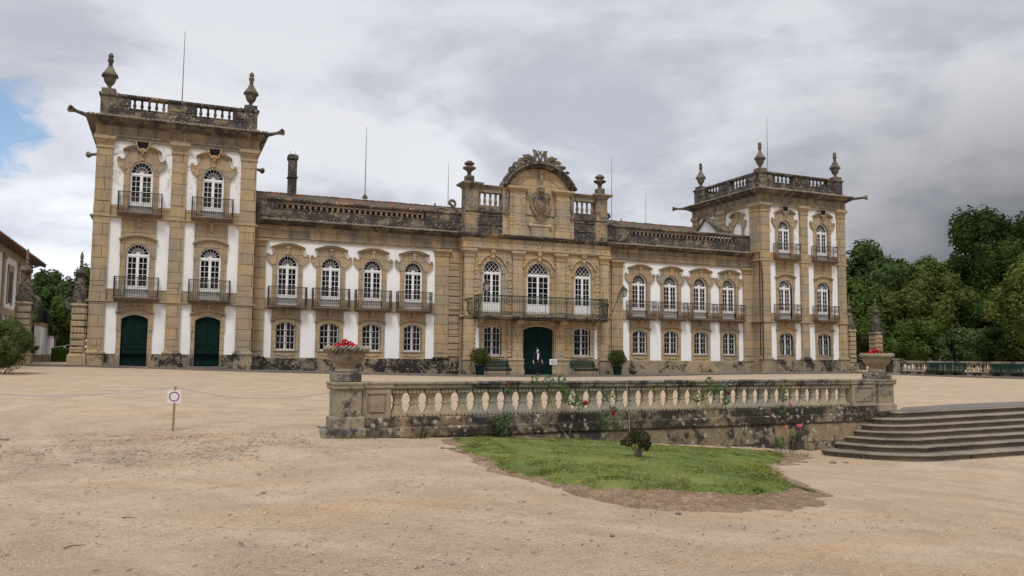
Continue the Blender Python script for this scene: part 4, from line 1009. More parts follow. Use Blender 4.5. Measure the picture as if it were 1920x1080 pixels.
    for q in (-1, 1):
        p0, p1 = sorted((q*2.62, q*4.30)); m.box(p0, p1, y + .012, y + .64, 10.42, 10.9)
        for a, b, c, d_ in ((p0 + .04, p1 - .04, 9.62, 9.70), (p0 + .04, p1 - .04, 10.22, 10.30), (p0 + .04, p0 + .12, 9.70, 10.22), (p1 - .12, p1 - .04, 9.70, 10.22)): m.box(a, b, y - .03, y + .03, c, d_)
    m.run(x0 + .05, x1 - .05, y + .02, [(0, 10.40), (.07, 10.42), (.09, 10.47), (.03, 10.5)], .1)
    ao = m.build('attic', 'parapet', PAL)
    for q in (-1, 1):
        p0, p1 = sorted((q*2.45, q*4.35)); balusters(ao, p0, p1, 5, y + .3, 10.9, 11.78, 1.35, mat='attic')
        m = MB(); m.ring(p0, p1, y + .12, y + .5, [(0, 11.76), (.05, 11.78), (.02, 11.84), (.02, 12.1), (.1, 12.14), (.16, 12.18), (.16, 12.25), (0, 12.28)]); m.build('attic_rail', 'attic', PAL)
        p0, p1 = sorted((q*4.36, q*5.22)); m = MB(); m.box(p0, p1, y - .02, y + .8, 9.05, 12.02); m.box(p0 + .15, p1 - .15, y - .05, y + .0, 10.7, 11.7); m.box(p0 + .15, p1 - .15, y - .05, y + .0, 9.3, 10.2)
        for k in range(4): m.cbox(p0 - .16 if q > 0 else p1, p0 if q > 0 else p1 + .16, y - .015, y + .1, 9.6 + k*.2, 9.76 + k*.2, .01)
        m.ring(p0, p1, y, y + .8, [(.0, 12.0), (.05, 12.02), (.05, 12.08), (.12, 12.12), (.24, 12.20), (.30, 12.24), (.30, 12.32), (.1, 12.38), (0, 12.4)]); m.build('attic_pedestal', 'attic', PAL)
        m = MB(); ux, uy = q*4.85, y + .4
        m.cbox(ux - .27, ux + .27, uy - .27, uy + .27, 12.35, 12.82, .03)
        m.lathe([(.20, .0), (.14, .06), (.13, .18), (.17, .30), (.30, .40), (.42, .47), (.44, .53), (.42, .58), (.22, .64), (.18, .70), (.30, .74), (.34, .80), (.33, .86), (.22, .93), (.16, .99), (.04, 1.02)], 14, (ux, uy, 12.82))
        m.build('urn', 'finial', PAL)
    # middle of the attic: pilasters, tympanum, arch
    m = MB(); xs = lin(0, 2.62, 24); top = arcf(0, 2.66, 12.3, 13.75); m.strip(xs, lambda x: 9.02, top, y - .02, y + .7); m.build('pediment_wall', 'stone_centre', PAL)
    for q in (-1, 1):
        p0, p1 = sorted((q*1.10, q*2.20)); m = MB(); m.box(p0, p1, y - .24, y, 9.04, 11.95)
        m.box(p0 + .34, p1 - .34, y - .27, y - .2, 9.75, 11.6)
        for k in range(10): 
            for (a, b) in ((p0 + .04, p0 + .26), (p1 - .26, p1 - .04)): m.cbox(a, b, y - .28, y - .22, 9.72 + k*.205, 9.72 + k*.205 + .16, .015)
        m.ring(p0 + .02, p1 - .02, y - .22, y + .2, [(0, 11.9), (.04, 11.92), (.04, 12.0), (.1, 12.06), (.2, 12.14), (.25, 12.16), (.25, 12.27), (0, 12.32)]); m.build('attic_pilaster', 'stone_centre', PAL)
        m = MB()                                       # tall console scroll
        path = [(q*2.28, 11.95), (q*2.36, 11.4), (q*2.42, 10.95), (q*2.52, 10.7), (q*2.52, 10.5), (q*2.40, 10.42), (q*2.30, 10.52), (q*2.36, 10.62)]
        m.tube([(a, y - .12, b) for a, b in path], [.10, .10, .10, .09, .08, .07, .06, .05], 8); m.build('attic_scroll', 'attic', PAL)
    m = MB(); rr = 2.96; cz = 14.02 - rr; n = 28; a0 = math.acos(2.66/rr)
    for (ri, ro_, yy) in ((rr - .36, rr - .22, .10), (rr - .22, rr - .10, .24), (rr - .10, rr, .50)):
        pin = arc_pts(0, cz, ri, PI - a0, a0, n); pout = arc_pts(0, cz, ro_, PI - a0, a0, n); band(m, pin, pout, y - yy, y + .75)
    # raised broken crown of the arch
    for (ri, ro_, yy) in ((rr - .33, rr - .12, .40), (rr - .12, rr + .06, .58)):
        pin = arc_pts(0, cz, ri, PI/2 + .30, PI/2 - .30, 10); pout = arc_pts(0, cz, ro_, PI/2 + .30, PI/2 - .30, 10); band(m, pin, pout, y - yy, y + .0)
    m.build('pediment_arch', 'parapet', PAL)
    m = MB()
    pin = arc_pts(0, cz + .0, rr - .9, PI - .75, .75, 16); pout = arc_pts(0, cz + .0, rr - .84, PI - .75, .75, 16); band(m, pin, pout, y - .06, y)
    for q in (-1, 1): m.box(q*.86 - .04, q*.86 + .04, y - .06, y, 9.8, 12.2)
    m.build('niche_moulding', 'stone_centre', PAL)
    # coat of arms
    m = MB(); yc = y - .16; cx, cz2 = .05, 11.25
    vs = []; nr = 7; na = 22
    for i in range(nr + 1):
        t = i/nr
        for k in range(na): a = 2*PI*k/na; vs.append((cx + .40*t*math.cos(a), yc - .16*math.cos(t*PI/2), cz2 + .50*t*math.sin(a)))
    m.add(vs, [(i*na+k, i*na+(k+1) % na, (i+1)*na+(k+1) % na, (i+1)*na+k) for i in range(nr) for k in range(na)], True)
    m.tube([(cx + .42*math.cos(2*PI*i/22), yc - .02, cz2 + .52*math.sin(2*PI*i/22)) for i in range(22)], .055, 6, closed=True)
    m.tube([(cx + .30*math.cos(2*PI*i/20), yc - .12, cz2 + .38*math.sin(2*PI*i/20)) for i in range(20)], .025, 5, closed=True)
    rnd = random.Random(3)
    for k in range(26):
        a = rnd.uniform(0, 2*PI); q = rnd.uniform(0, .27); m.sphere((cx + q*math.cos(a), yc - .14, cz2 + q*1.2*math.sin(a)), rnd.uniform(.03, .055), 5)
    for q in (-1, 1):
        m.tube([(cx + q*.18, yc - .05, 11.95), (cx + q*.45, yc - .06, 12.0), (cx + q*.66, yc - .05, 11.86), (cx + q*.70, yc - .04, 11.62), (cx + q*.52, yc - .06, 11.62)], [.06, .09, .08, .06, .04], 7)
        m.tube([(cx + q*.66, yc, 11.6), (cx + q*.72, yc - .02, 11.35), (cx + q*.68, yc - .02, 11.05), (cx + q*.5, yc - .03, 10.7), (cx + q*.28, yc - .03, 10.42), (cx + q*.1, yc - .03, 10.28)], [.05, .08, .07, .08, .07, .05], 7)
        m.tube([(cx + q*.60, yc - .05, 11.0), (cx + q*.45, yc - .07, 10.75), (cx + q*.2, yc - .07, 10.55)], [.04, .06, .04], 6)
        m.tube([(cx + q*.12, yc - .03, 10.35), (cx + q*.25, yc - .05, 10.25), (cx + q*.14, yc - .05, 10.12)], .05, 6)
    m.tube([(cx, yc - .05, 10.45), (cx, yc - .08, 10.2), (cx, yc - .04, 9.98)], [.10, .08, .03], 7)
    m.lathe([(.20, 0), (.24, .06), (.22, .12), (.28, .22), (.27, .32), (.16, .42), (.06, .48), (.07, .56), (.01, .6)], 12, (cx, yc - .05, 12.05), flute=.05)
    m.tube([(cx, yc - .02, 12.62), (cx, yc - .1, 12.95), (cx, yc - .05, 13.2), (cx, yc - .15, 13.5)], [.08, .13, .10, .16], 8)
    m.build('coat_of_arms', 'attic', PAL)
    m = MB(); m.ring(-.72, .78, y - .1, y + .02, [(0, 9.66), (.05, 9.68), (.10, 9.75), (.10, 9.83), (.03, 9.9), (0, 9.98)]); m.box(-.6, .66, y - .14, y, 9.06, 9.66); m.box(-.5, .56, y - .16, y - .1, 9.95, 10.06); m.build('tablet', 'stone_centre', PAL)
    # crest of scrolls and leaves along the arch
    m = MB(); yy = y - .1
    def sc(px, pz, k, ang, flip=1, r=.09):
        P = []
        for i in range(12):
            t = i/11*1.6*PI; q = k*(1 - .62*i/11); P.append(Vector((flip*q*math.cos(t), 0, q*math.sin(t))))
        Mr = Matrix.Rotation(-ang, 4, 'Y'); P = [Mr @ p + Vector((px, yy, pz)) for p in P]; m.tube([tuple(p) for p in P], [r*(1 - .5*i/11) for i in range(12)], 6)
    for q in (-1, 1):
        m.tube([(q*.52, yy, 13.95), (q*.42, yy - .04, 14.3), (q*.36, yy - .04, 14.62), (q*.40, yy, 14.86), (q*.52, yy, 14.88)], [.16, .15, .13, .10, .07], 8)
        m.tube([(q*.34, yy, 14.85), (q*.16, yy - .03, 14.55), (q*.05, yy - .03, 14.25), (q*.22, yy, 14.05), (q*.34, yy, 14.18)], [.08, .09, .08, .07, .05], 7)
        m.tube([(q*.12, yy, 14.55), (q*.02, yy, 14.78), (q*.16, yy, 14.9)], [.07, .07, .04], 6)
        m.tube([(q*.65, yy, 13.95), (q*.72, yy, 14.2), (q*.62, yy, 14.42), (q*.78, yy, 14.52)], [.12, .12, .10, .05], 7)
        sc(q*.92, 14.10, .30, 0, q, .13); sc(q*1.28, 14.0, .28, .4, q, .12); sc(q*1.68, 13.72, .25, .6, q, .12); sc(q*2.02, 13.40, .22, .8, q, .10)
        m.tube([(q*.7, yy, 14.2), (q*.9, yy, 14.5), (q*1.12, yy, 14.42), (q*1.3, yy, 14.5)], [.14, .13, .10, .03], 6)
        m.tube([(q*.9, yy, 14.1), (q*1.12, yy, 14.22), (q*1.3, yy, 14.10), (q*1.42, yy, 14.26)], [.12, .12, .09, .03], 6)
        m.tube([(q*1.3, yy, 13.9), (q*1.5, yy, 13.95), (q*1.68, yy, 13.78), (q*1.86, yy, 13.86)], [.12, .12, .09, .03], 6)
        m.tube([(q*1.75, yy, 13.45), (q*1.95, yy, 13.42), (q*2.1, yy, 13.2), (q*2.28, yy, 13.1)], [.08, .08, .07, .03], 6)
    m.tube([(math.cos(PI - .55 - (PI - 1.1)*i/20)*(rr + .1), yy, cz + (rr + .1)*math.sin(PI - .55 - (PI - 1.1)*i/20)) for i in range(21)], .10, 6)
    m.build('crest', 'finial', PAL)
centre()
# chimney, rods on the roofs
m = MB(); m.box(-15.52, -14.98, 5.7, 6.25, 11.3, 14.3); m.ring(-15.52, -14.98, 5.7, 6.25, [(0, 12.95), (.06, 12.97), (.06, 13.05), (0, 13.08)]); m.ring(-15.52, -14.98, 5.7, 6.25, [(0, 14.2), (.07, 14.25), (.07, 14.5), (-.05, 14.6)])
for q in (-.15, .15): m.bar((-15.25 + q, 6, 14.55), (-15.25 + q, 6, 14.85), .012)
m.build('chimney', 'parapet', PAL)
for (x, y, z0, z1, r) in ((-10.23, 6.1, 11.9, 17.15, .035), (-4.11, 6.1, 11.7, 15.2, .028), (9.58, 6.1, 11.8, 17.15, .03), (12.75, 6.1, 11.9, 14.5, .022), (23.85, 4.5, 14.1, 21.7, .035), (-22.35, 4.5, 14.1, 21.5, .04)):
    m = MB(); m.tube([(x, y, z0), (x, y, (z0+z1)/2), (x, y, z1)], [r, r*.8, r*.4], 5); o = m.build('lightning_rod', 'rod', PAL)
    if x == -10.23: k = MB(); k.lathe([(.22, 0), (.18, .1), (.06, .28), (.02, .35)], 8, (x, y, 12.05)); o2 = k.build('rod_cap', 'tiles'); o2.parent = o
# ------------------------------------------------------------------ wall lanterns
def wall_lantern(x, s, label):
    e = empty('wall_lantern', (s*4.72, -1.95, 3.75), 0, label, 'lantern', 'lanterns on iron arms at the balcony corners')
    tx, ty, tz = x - s*4.72, -1.05, 2.02
    m = MB(); m.tube([(0, 0, -.1), (tx*.2, ty*.25, .35), (tx*.55, ty*.6, 1.2), (tx*.8, ty*.85, 1.85), (tx*.9, ty*.95, 2.08), (tx, ty, 2.12)], .024, 6)
    m.tube([(tx*.5, ty*.55, 1.1), (tx*.65, ty*.6, 1.45), (tx*.85, ty*.9, 2.0)], .015, 5); m.build('arm', 'iron', e)
    h = MB(); c = (tx, ty, tz - .68)
    h.lathe([(.02, .0), (.13, .02), (.14, .04)], 4, c, rot=PI/4, smooth=False); h.lathe([(.25, .44), (.26, .47), (.20, .54), (.10, .62), (.05, .66), (.06, .70), (.02, .74)], 4, c, rot=PI/4, smooth=False)
    for k in range(4): a = PI/4 + k*PI/2; h.bar((c[0] + .14*math.cos(a), c[1] + .14*math.sin(a), c[2] + .03), (c[0] + .24*math.cos(a), c[1] + .24*math.sin(a), c[2] + .45), .012)
    h.build('lantern_frame', 'iron', e)
    g = MB(); g.lathe([(.125, .04), (.225, .44)], 4, c, rot=PI/4, smooth=False); g.build('lamp_glass', 'lantern_glass', e)
wall_lantern(-4.53, -1, 'iron lantern on a bent arm at the left end of the central balcony')
wall_lantern(5.30, 1, 'iron lantern on a bent arm at the right end of the central balcony')
# ------------------------------------------------------------------ gate pillars
def gate_pillar(x, y, zb, face, label, H=1.0):
    e = empty('gate_pillar', (x, y, zb), 0, label, 'gate pillar', 'ornate stone gate pillars with tall pinnacles')
    m = MB(); m.ring(-.34, .34, -.34, .34, [(.10, 0), (.10, .55), (.04, .62), (0, .64), (0, 3.1), (.04, 3.14), (.08, 3.2), (.0, 3.3)])
    m.build('shaft', 'plinth_light', e)
    q = MB()
    for k in range(7): q.cbox(-.31, .31, -.40, -.30, .72 + k*.34, .72 + k*.34 + .27, .03)
    for k in range(7): q.cbox(-face*.30 if face > 0 else .30, -face*.40 if face > 0 else .40, -.31, .31, .72 + k*.34, .72 + k*.34 + .27, .03)
    q.build('quoins', 'stone', e)
    p = MB(); p.tube([(face*.3, 0, 2.9), (face*.55, 0, 3.15), (face*.62, 0, 3.45), (face*.45, 0, 3.6), (face*.38, 0, 3.42)], [.12, .14, .12, .10, .06], 8)
    p.tube([(face*-.2, 0, 3.2), (face*-.35, 0, 3.5), (face*-.1, 0, 3.9)], [.12, .12, .08], 8); p.build('volute', 'finial', e)
    n = MB(); prof = [(.36, 3.2), (.38, 3.35), (.40, 3.6), (.36, 3.9), (.30, 4.2), (.24, 4.45), (.16, 4.62), (.14, 4.72), (.30, 4.86), (.33, 4.95), (.26, 5.02), (.14, 5.15), (.08, 5.25), (.13, 5.3), (.08, 5.36), (.07, 5.5), (.11, 5.56), (.07, 5.62), (.09, 5.75), (.10, 5.85), (.05, 6.0), (.02, 6.1)]
    n.lathe([(r*.9, z) for r, z in prof], 12)
    rnd = random.Random(int(x*10))
    for k in range(40):
        z = rnd.uniform(3.3, 4.5); a = rnd.uniform(0, 2*PI); r = .36 - (z-3.3)*.09; n.sphere((r*math.cos(a), r*math.sin(a), z), rnd.uniform(.04, .085), 4)
    n.build('pinnacle', 'finial', e)
    return e
gate_pillar(-26.98, -1.05, .38, -1, 'stone gate pillar against the left tower, carved pinnacle above its banded shaft')
gate_pillar(-29.5, -1.05, .40, 1, 'stone gate pillar in front of the side house, left of the path')
gate_pillar(27.15, -.8, .14, 1, 'stone gate pillar against the right tower')
gate_pillar(29.75, -1.0, .0, 1, 'stone gate pillar standing before the dark trees, right of the gateway')
m = MB(); m.tube([(27.5, -.9, 1.35 - .25*math.sin(PI*i/10) if True else 0) if False else (27.5 + 1.9*i/10, -.95, 1.3 - .22*math.sin(PI*i/10)) for i in range(11)], .02, 5); tag(m.build('chain', 'steel'), 'thin chain hung across the gateway right of the palace', 'chain')
m = MB(); m.tube([(-29.1 + 1.75*i/10, -.95, 1.5 - .15*math.sin(PI*i/10)) for i in range(11)], .015, 5); tag(m.build('chain', 'steel'), 'thin chain hung across the gateway left of the palace', 'chain')
# ------------------------------------------------------------------ side house and garden wall
def side_house():
    e = empty('side_house', (-31.6, 3, .35), 0, 'two-storey side house with broad eaves at the left edge', 'house')
    # local: wall plane x=0 facing +x ; y from -12 to 12
    m = MB(); m.box(-7, 0, -14, 12.2, -.4, 6.75); m.build('wall', 'plaster', e)
    m = MB()
    for y0, y1 in ((11.3, 12.25), (7.0, 7.7), (1.9, 2.5), (-3.2, -2.6)): m.box(-.05, .10, y0, y1, -.3, 6.6); m.box(-.05, .16, y0 - .05, y1 + .05, 6.2, 6.5)
    m.box(-.05, .08, -14, 12.24, 2.9, 3.35); m.box(-.05, .12, -14, 12.24, -.3, .8); m.box(-.05, .14, -14, 12.24, 6.45, 6.8)
    for c in (9.5, 4.6, -.4): 
        for z0 in (3.6, .9): m.box(-.05, .06, c - .95, c - .62, z0, z0 + 2.2); m.box(-.05, .06, c + .62, c + .95, z0, z0 + 2.2); m.box(-.05, .063, c - .95, c + .95, z0 + 2.0, z0 + 2.4)
    m.build('stone_trim', 'stone_plain', e)
    for c in (9.5, 4.6, -.4):
        for z0 in (3.7,): w = MB(); w.box(0, .04, c - .6, c + .6, z0, z0 + 1.95); [w.box(.04, .06, c - .55, c + .55, z0 + .1 + k*.12, z0 + .17 + k*.12) for k in range(15)]; w.build('shutter', 'shutter', e)
    m = MB(); z0 = 6.8
    P = [(.85, z0 + .0), (.85, z0 + .12), (-3.5, z0 + 2.2), (-7.8, z0 + .1), (-7.8, z0)]
    vs = [(a, -14.5, b) for a, b in P] + [(a, 13.0, b) for a, b in P]; n = 5; vs[n+2] = (-3.5, 9.0, z0 + 2.2)
    m.add(vs, [(0, n, n+1, 1), (1, n+1, n+2, 2), (2, n+2, n+3, 3), (0, 1, 2, 3, 4), (n+1, n, n+4, n+3), (n+1, n+3, n+2), (0, 4, n+4, n)]); m.build('roof', 'tiles', e)
    m = MB(); eave_row(m, -14.4, 12.9, .5, .92, z0 + .06, z0 + .26, side=1) ; m.build('eave_tiles', 'tile_old', e, fix=False)
    m = MB(); m.tube([(.8, 12.9, 6.75), (.7, 11.3, 6.7), (.35, 10.2, 6.4), (.22, 10.0, 6.0), (.22, 10.0, .2)], .06, 6); m.build('drainpipe', 'iron', e)
side_house()
def garden_wall():
    e = empty('garden_wall', (-31.0, 15.6, .35), 0, 'white garden wall with stone coping beside the side house', 'wall')
    m = MB(); m.box(-.2, .2, 0, 7.6, .55, 2.55); m.build('wall', 'plaster', e)
    m = MB(); m.box(-.23, .23, 0, 7.6, -.3, .55); m.box(-.26, .26, 0, 7.6, 2.55, 2.8); m.build('coping', 'plinth_light', e)
    m = MB(); m.ring(-.28, .28, 7.6, 8.2, [(.05, -.3), (.05, .9), (0, .95), (0, 2.6), (.08, 2.7), (.08, 2.85), (0, 2.9)]); m.lathe([(.24, 0), (.14, .08), (.12, .25), (.24, .42), (.34, .62), (.36, .8), (.28, 1.0), (.12, 1.15), (.03, 1.25)], 12, (0, 7.9, 2.9)); m.build('end_pillar', 'finial', e)
    m = MB(); m.box(-.06, -.02, .2, 6.9, 2.8, 3.9); m.build('screen', 'shutter', e)
garden_wall()
# ------------------------------------------------------------------ foreground balustrade
BA = math.atan(.0552)
BX = lambda lx, ly=0: (-18.766 + lx*math.cos(BA) - ly*math.sin(BA), -35.171 + lx*math.sin(BA) + ly*math.cos(BA))
def worn(mb, amp=.004, sc=9):
    mb.v = [(x + amp*mnoise.noise(Vector((x*sc, y*sc, z*sc))), y + amp*1.5*mnoise.noise(Vector((x*sc + 7, y*sc, z*sc))), z + amp*mnoise.noise(Vector((x*sc, y*sc + 9, z*sc)))) for x, y, z in mb.v]; return mb
def longrun(mb, x0, x1, P, n):    # profile polygon in (y,z) carried along x with n segments
    k = len(P); vs = []
    for i in range(n+1): x = x0 + (x1-x0)*i/n; vs += [(x, a, b) for a, b in P]
    fs = [(i*k+j, i*k+(j+1) % k, (i+1)*k+(j+1) % k, (i+1)*k+j) for i in range(n) for j in range(k)] + [tuple(range(k-1, -1, -1)), tuple(n*k+j for j in range(k))]
    mb.add(vs, fs)
def fg_balustrade():
    e = empty('balustrade', (-18.766, -35.171, 0), BA, 'long lichen-covered stone balustrade above the lawn between two flower urns', 'balustrade')
    L = 36*.3267
    m = MB(); longrun(m, -.02, L + .02, [(-.06, .47), (-.06, .485), (-.09, .50), (-.09, .555), (-.115, .565), (-.12, .60), (-.10, .612), (.26, .612), (.28, .60), (.28, .565), (.25, .555), (.25, .50), (.22, .485), (.22, .47)], 90); worn(m, .006, 6).build('rail', 'rail', e)
    m = MB(); longrun(m, -.56, L + .9, [(-.13, -.22), (-.13, -.06), (-.115, -.04), (.28, -.04), (.28, -.22)], 90); worn(m, .006, 6)
    m.build('upper_course', 'lowwall', e)
    m = MB(); longrun(m, -1.18, L + 1.75, [(-.20, -.40), (-.21, -.385), (-.21, -.235), (-.19, -.215), (.3, -.215), (.3, -.40)], 100); worn(m, .008, 6).build('middle_course', 'lowwall', e)
    m = MB(); longrun(m, -1.0, L + 1.35, [(-.17, -1.5), (-.17, -.40), (.3, -.40), (.3, -1.5)], 80); worn(m, .006, 5).build('footing', 'lowcourse', e)
    # flat-sided baluster with scalloped ends
    b = MB(); H = .51; z0 = -.04
    lev = [(0, .142), (.045, .148), (.075, .122), (.12, .100), (.17, .084), (.215, .073), (.235, .071), (.236, .094), (.262, .094), (.263, .071), (.30, .068), (.36, .076), (.41, .097), (.44, .122), (.465, .148), (.51, .142)]
    rows = []
    for z, w in lev: d = .058 + (w - .07)*.35; rows.append((z, w, d))
    vs = []
    for z, w, d in rows: c = .018; vs += [(x, y + .08, z0 + z) for x, y in ((-w + c, -d), (w - c, -d), (w, -d + c), (w, d - c), (w - c, d), (-w + c, d), (-w, d - c), (-w, -d + c))]
    b.add(vs, [(i*8+k, i*8+(k+1) % 8, (i+1)*8+(k+1) % 8, (i+1)*8+k) for i in range(len(rows)-1) for k in range(8)] + [tuple(range(7, -1, -1)), tuple((len(rows)-1)*8+k for k in range(8))])
    for zc in (.037, .470):
        for i in range(4):
            cx = -.112 + .075*i; P = [(cx + .036*math.cos(2*PI*k/8), z0 + zc + .036*math.sin(2*PI*k/8)) for k in range(8)]; b.prism_y(P, -.045, .2)
    pr = b.build('baluster', 'railbal', e)
    rnd = random.Random(5)
    for i in range(36):
        o = pr if i == 0 else pr.copy()
        if i: COL.objects.link(o); o.parent = e
        o.location = (.3267*(i + .5), 0, 0); o.rotation_euler = (0, rnd.uniform(-.01, .01), rnd.uniform(-.03, .03))
    # pedestals
    def ped(x0, x1, px0, px1, dark):
        m = MB(); ya, yb = -.20, .36
        m.ring(x0 + .03, x1 - .03, ya + .03, yb - .03, [(0, 0), (0, .47), (.02, .475), (.045, .50), (.045, .56), (.06, .57), (.06, .60), (.04, .612), (-.02, .614)])
        m.ring(x0 + .03, x1 - .03, ya + .03, yb - .03, [(.045, -.2), (.045, -.03), (.02, .0), (0, .003)])
        worn(m, .003).build('pedestal', 'urn', e)
        m = MB(); m.cbox(x0 + .02, x1 - .03, ya + .06, yb - .02, .614, .775, .02); worn(m, .006).build('urn_block', 'rail', e)
        m = MB(); m.box(px0, px1, -.08, .26, -.04, .475); m.box(px0 + .0, px1, -.105, -.07, .40, .47); m.box(px0, px1, -.105, -.07, -.04, .03); m.box(px0, px0 + .09, -.1045, -.07, .03, .40); m.box(px1 - .09, px1, -.1045, -.07, .03, .40); m.box(px0 + .13, px1 - .13, -.102, -.075, .07, .36)
        m.ring(px0 + .0, px1 - .0, -.07, .25, [(0, .474), (.02, .48), (.045, .50), (.045, .56), (.055, .57), (.055, .60), (.0, .613)]); worn(m, .003).build('panel_block', 'urn', e)
    ped(-1.07, -.55, -.548, -.012, 0); ped(L + .83, L + 1.42, L + .01, L + .828, 1)
    m = MB(); m.cbox(-1.30, -.5, -.26, .55, -.5, -.2, .03); worn(m, .008).build('base_slab', 'rail', e)
    m = MB(); m.cbox(L + .75, L + 1.50, -.24, .45, -.5, -.18, .03); worn(m, .008).build('base_slab', 'lowwall', e)
fg_balustrade()
LB = 36*.3267
def stone_urn(lx, label):
    x, y = BX(lx, .09); e = empty('stone_urn', (x, y, .775), 0, label, 'urn', 'stone flower urns on the balustrade ends')
    m = MB(); prof = [(.20, 0), (.215, .03), (.205, .06), (.185, .08), (.165, .105), (.17, .13), (.21, .16), (.27, .20), (.315, .25), (.335, .30), (.345, .335), (.335, .34), (.335, .355), (.36, .365), (.36, .385), (.35, .39)]
    m.lathe(prof, 32); m.lathe([(.35, .385), (.34, .45), (.31, .46), (.30, .40), (.28, .38)], 32); worn(m, .003, 12).build('bowl', 'urn', e)
    r = MB(); n = 60                                   # rope-twisted rim
    for k in range(30):
        P = []
        for i in range(7):
            t = i/6; a = 2*PI*(k + t*1.6)/30; ph = PI*(1.15 - 1.3*t)
            P.append(((.365 + .035*math.sin(PI*t))*math.cos(a), (.365 + .035*math.sin(PI*t))*math.sin(a), .385 + .085*t))
        r.tube(P, .026, 5)
    r.build('rim', 'urn', e)
    s = MB(); s.lathe([(.30, .40), (.2, .42), (.01, .43)], 16); s.build('earth', 'soil', e)
    return x, y
def leafset(n, centers, radii, size, rnd, up=.3, flat=1.0):
    """random leaf quads on and inside ellipsoidal lobes"""
    c = np.array(centers, float); r = np.array(radii, float).reshape(len(centers), -1)
    if r.shape[1] == 1: r = np.repeat(r, 3, 1)
    w = (r[:, 0]*r[:, 2])**1.0; w = w/w.sum(); idx = rnd.choice(len(c), n, p=w)
    d = rnd.normal(size=(n, 3)); d /= np.linalg.norm(d, axis=1, keepdims=True)
    rad = rnd.uniform(.45, 1, n)**.45
    p = c[idx] + d*r[idx]*rad[:, None]
    nrm = d + rnd.normal(size=(n, 3))*.75 + np.array([0, 0, up]); nrm /= np.linalg.norm(nrm, axis=1, keepdims=True)
    a = np.cross(nrm, rnd.normal(size=(n, 3))); a /= np.linalg.norm(a, axis=1, keepdims=True); b = np.cross(nrm, a)
    s = (size*rnd.uniform(.6, 1.3, n))[:, None]
    return np.stack([p - a*s, p - b*s*.45, p + a*s, p + b*s*.45], 1)
def flowers(lx, label):
    x, y = BX(lx, .09); e = empty('geranium', (x, y, 1.17), 0, label, 'flowers', 'red geraniums in the balustrade urns')
    rnd = np.random.default_rng(int(abs(lx)*10) + 1); cs = [(-.17, 0, .07), (-.06, -.06, .06), (.05, -.02, .11), (.17, .02, .05), (.0, .1, .09), (-.12, .1, .08), (.13, .12, .07), (.04, -.14, .05), (-.02, .02, .15)]
    o = quads_mesh('petals', leafset(1000, cs, [.068]*9, .026, rnd), 'red'); o.parent = e
    o = quads_mesh('leaves', leafset(700, [(0, 0, .03), (.18, -.1, .0), (-.18, -.08, .0)], [(.27, .27, .07), (.1, .12, .05), (.1, .12, .05)], .035, rnd), 'leaf_mid'); o.parent = e
stone_urn(-.81, 'lichened stone urn of red flowers on the left end of the balustrade'); stone_urn(LB + 1.12, 'stone urn of red flowers on the right end of the balustrade, by the stairs')
flowers(-.81, 'bright red geraniums filling the left balustrade urn'); flowers(LB + 1.12, 'bright red geraniums filling the urn beside the stairs')
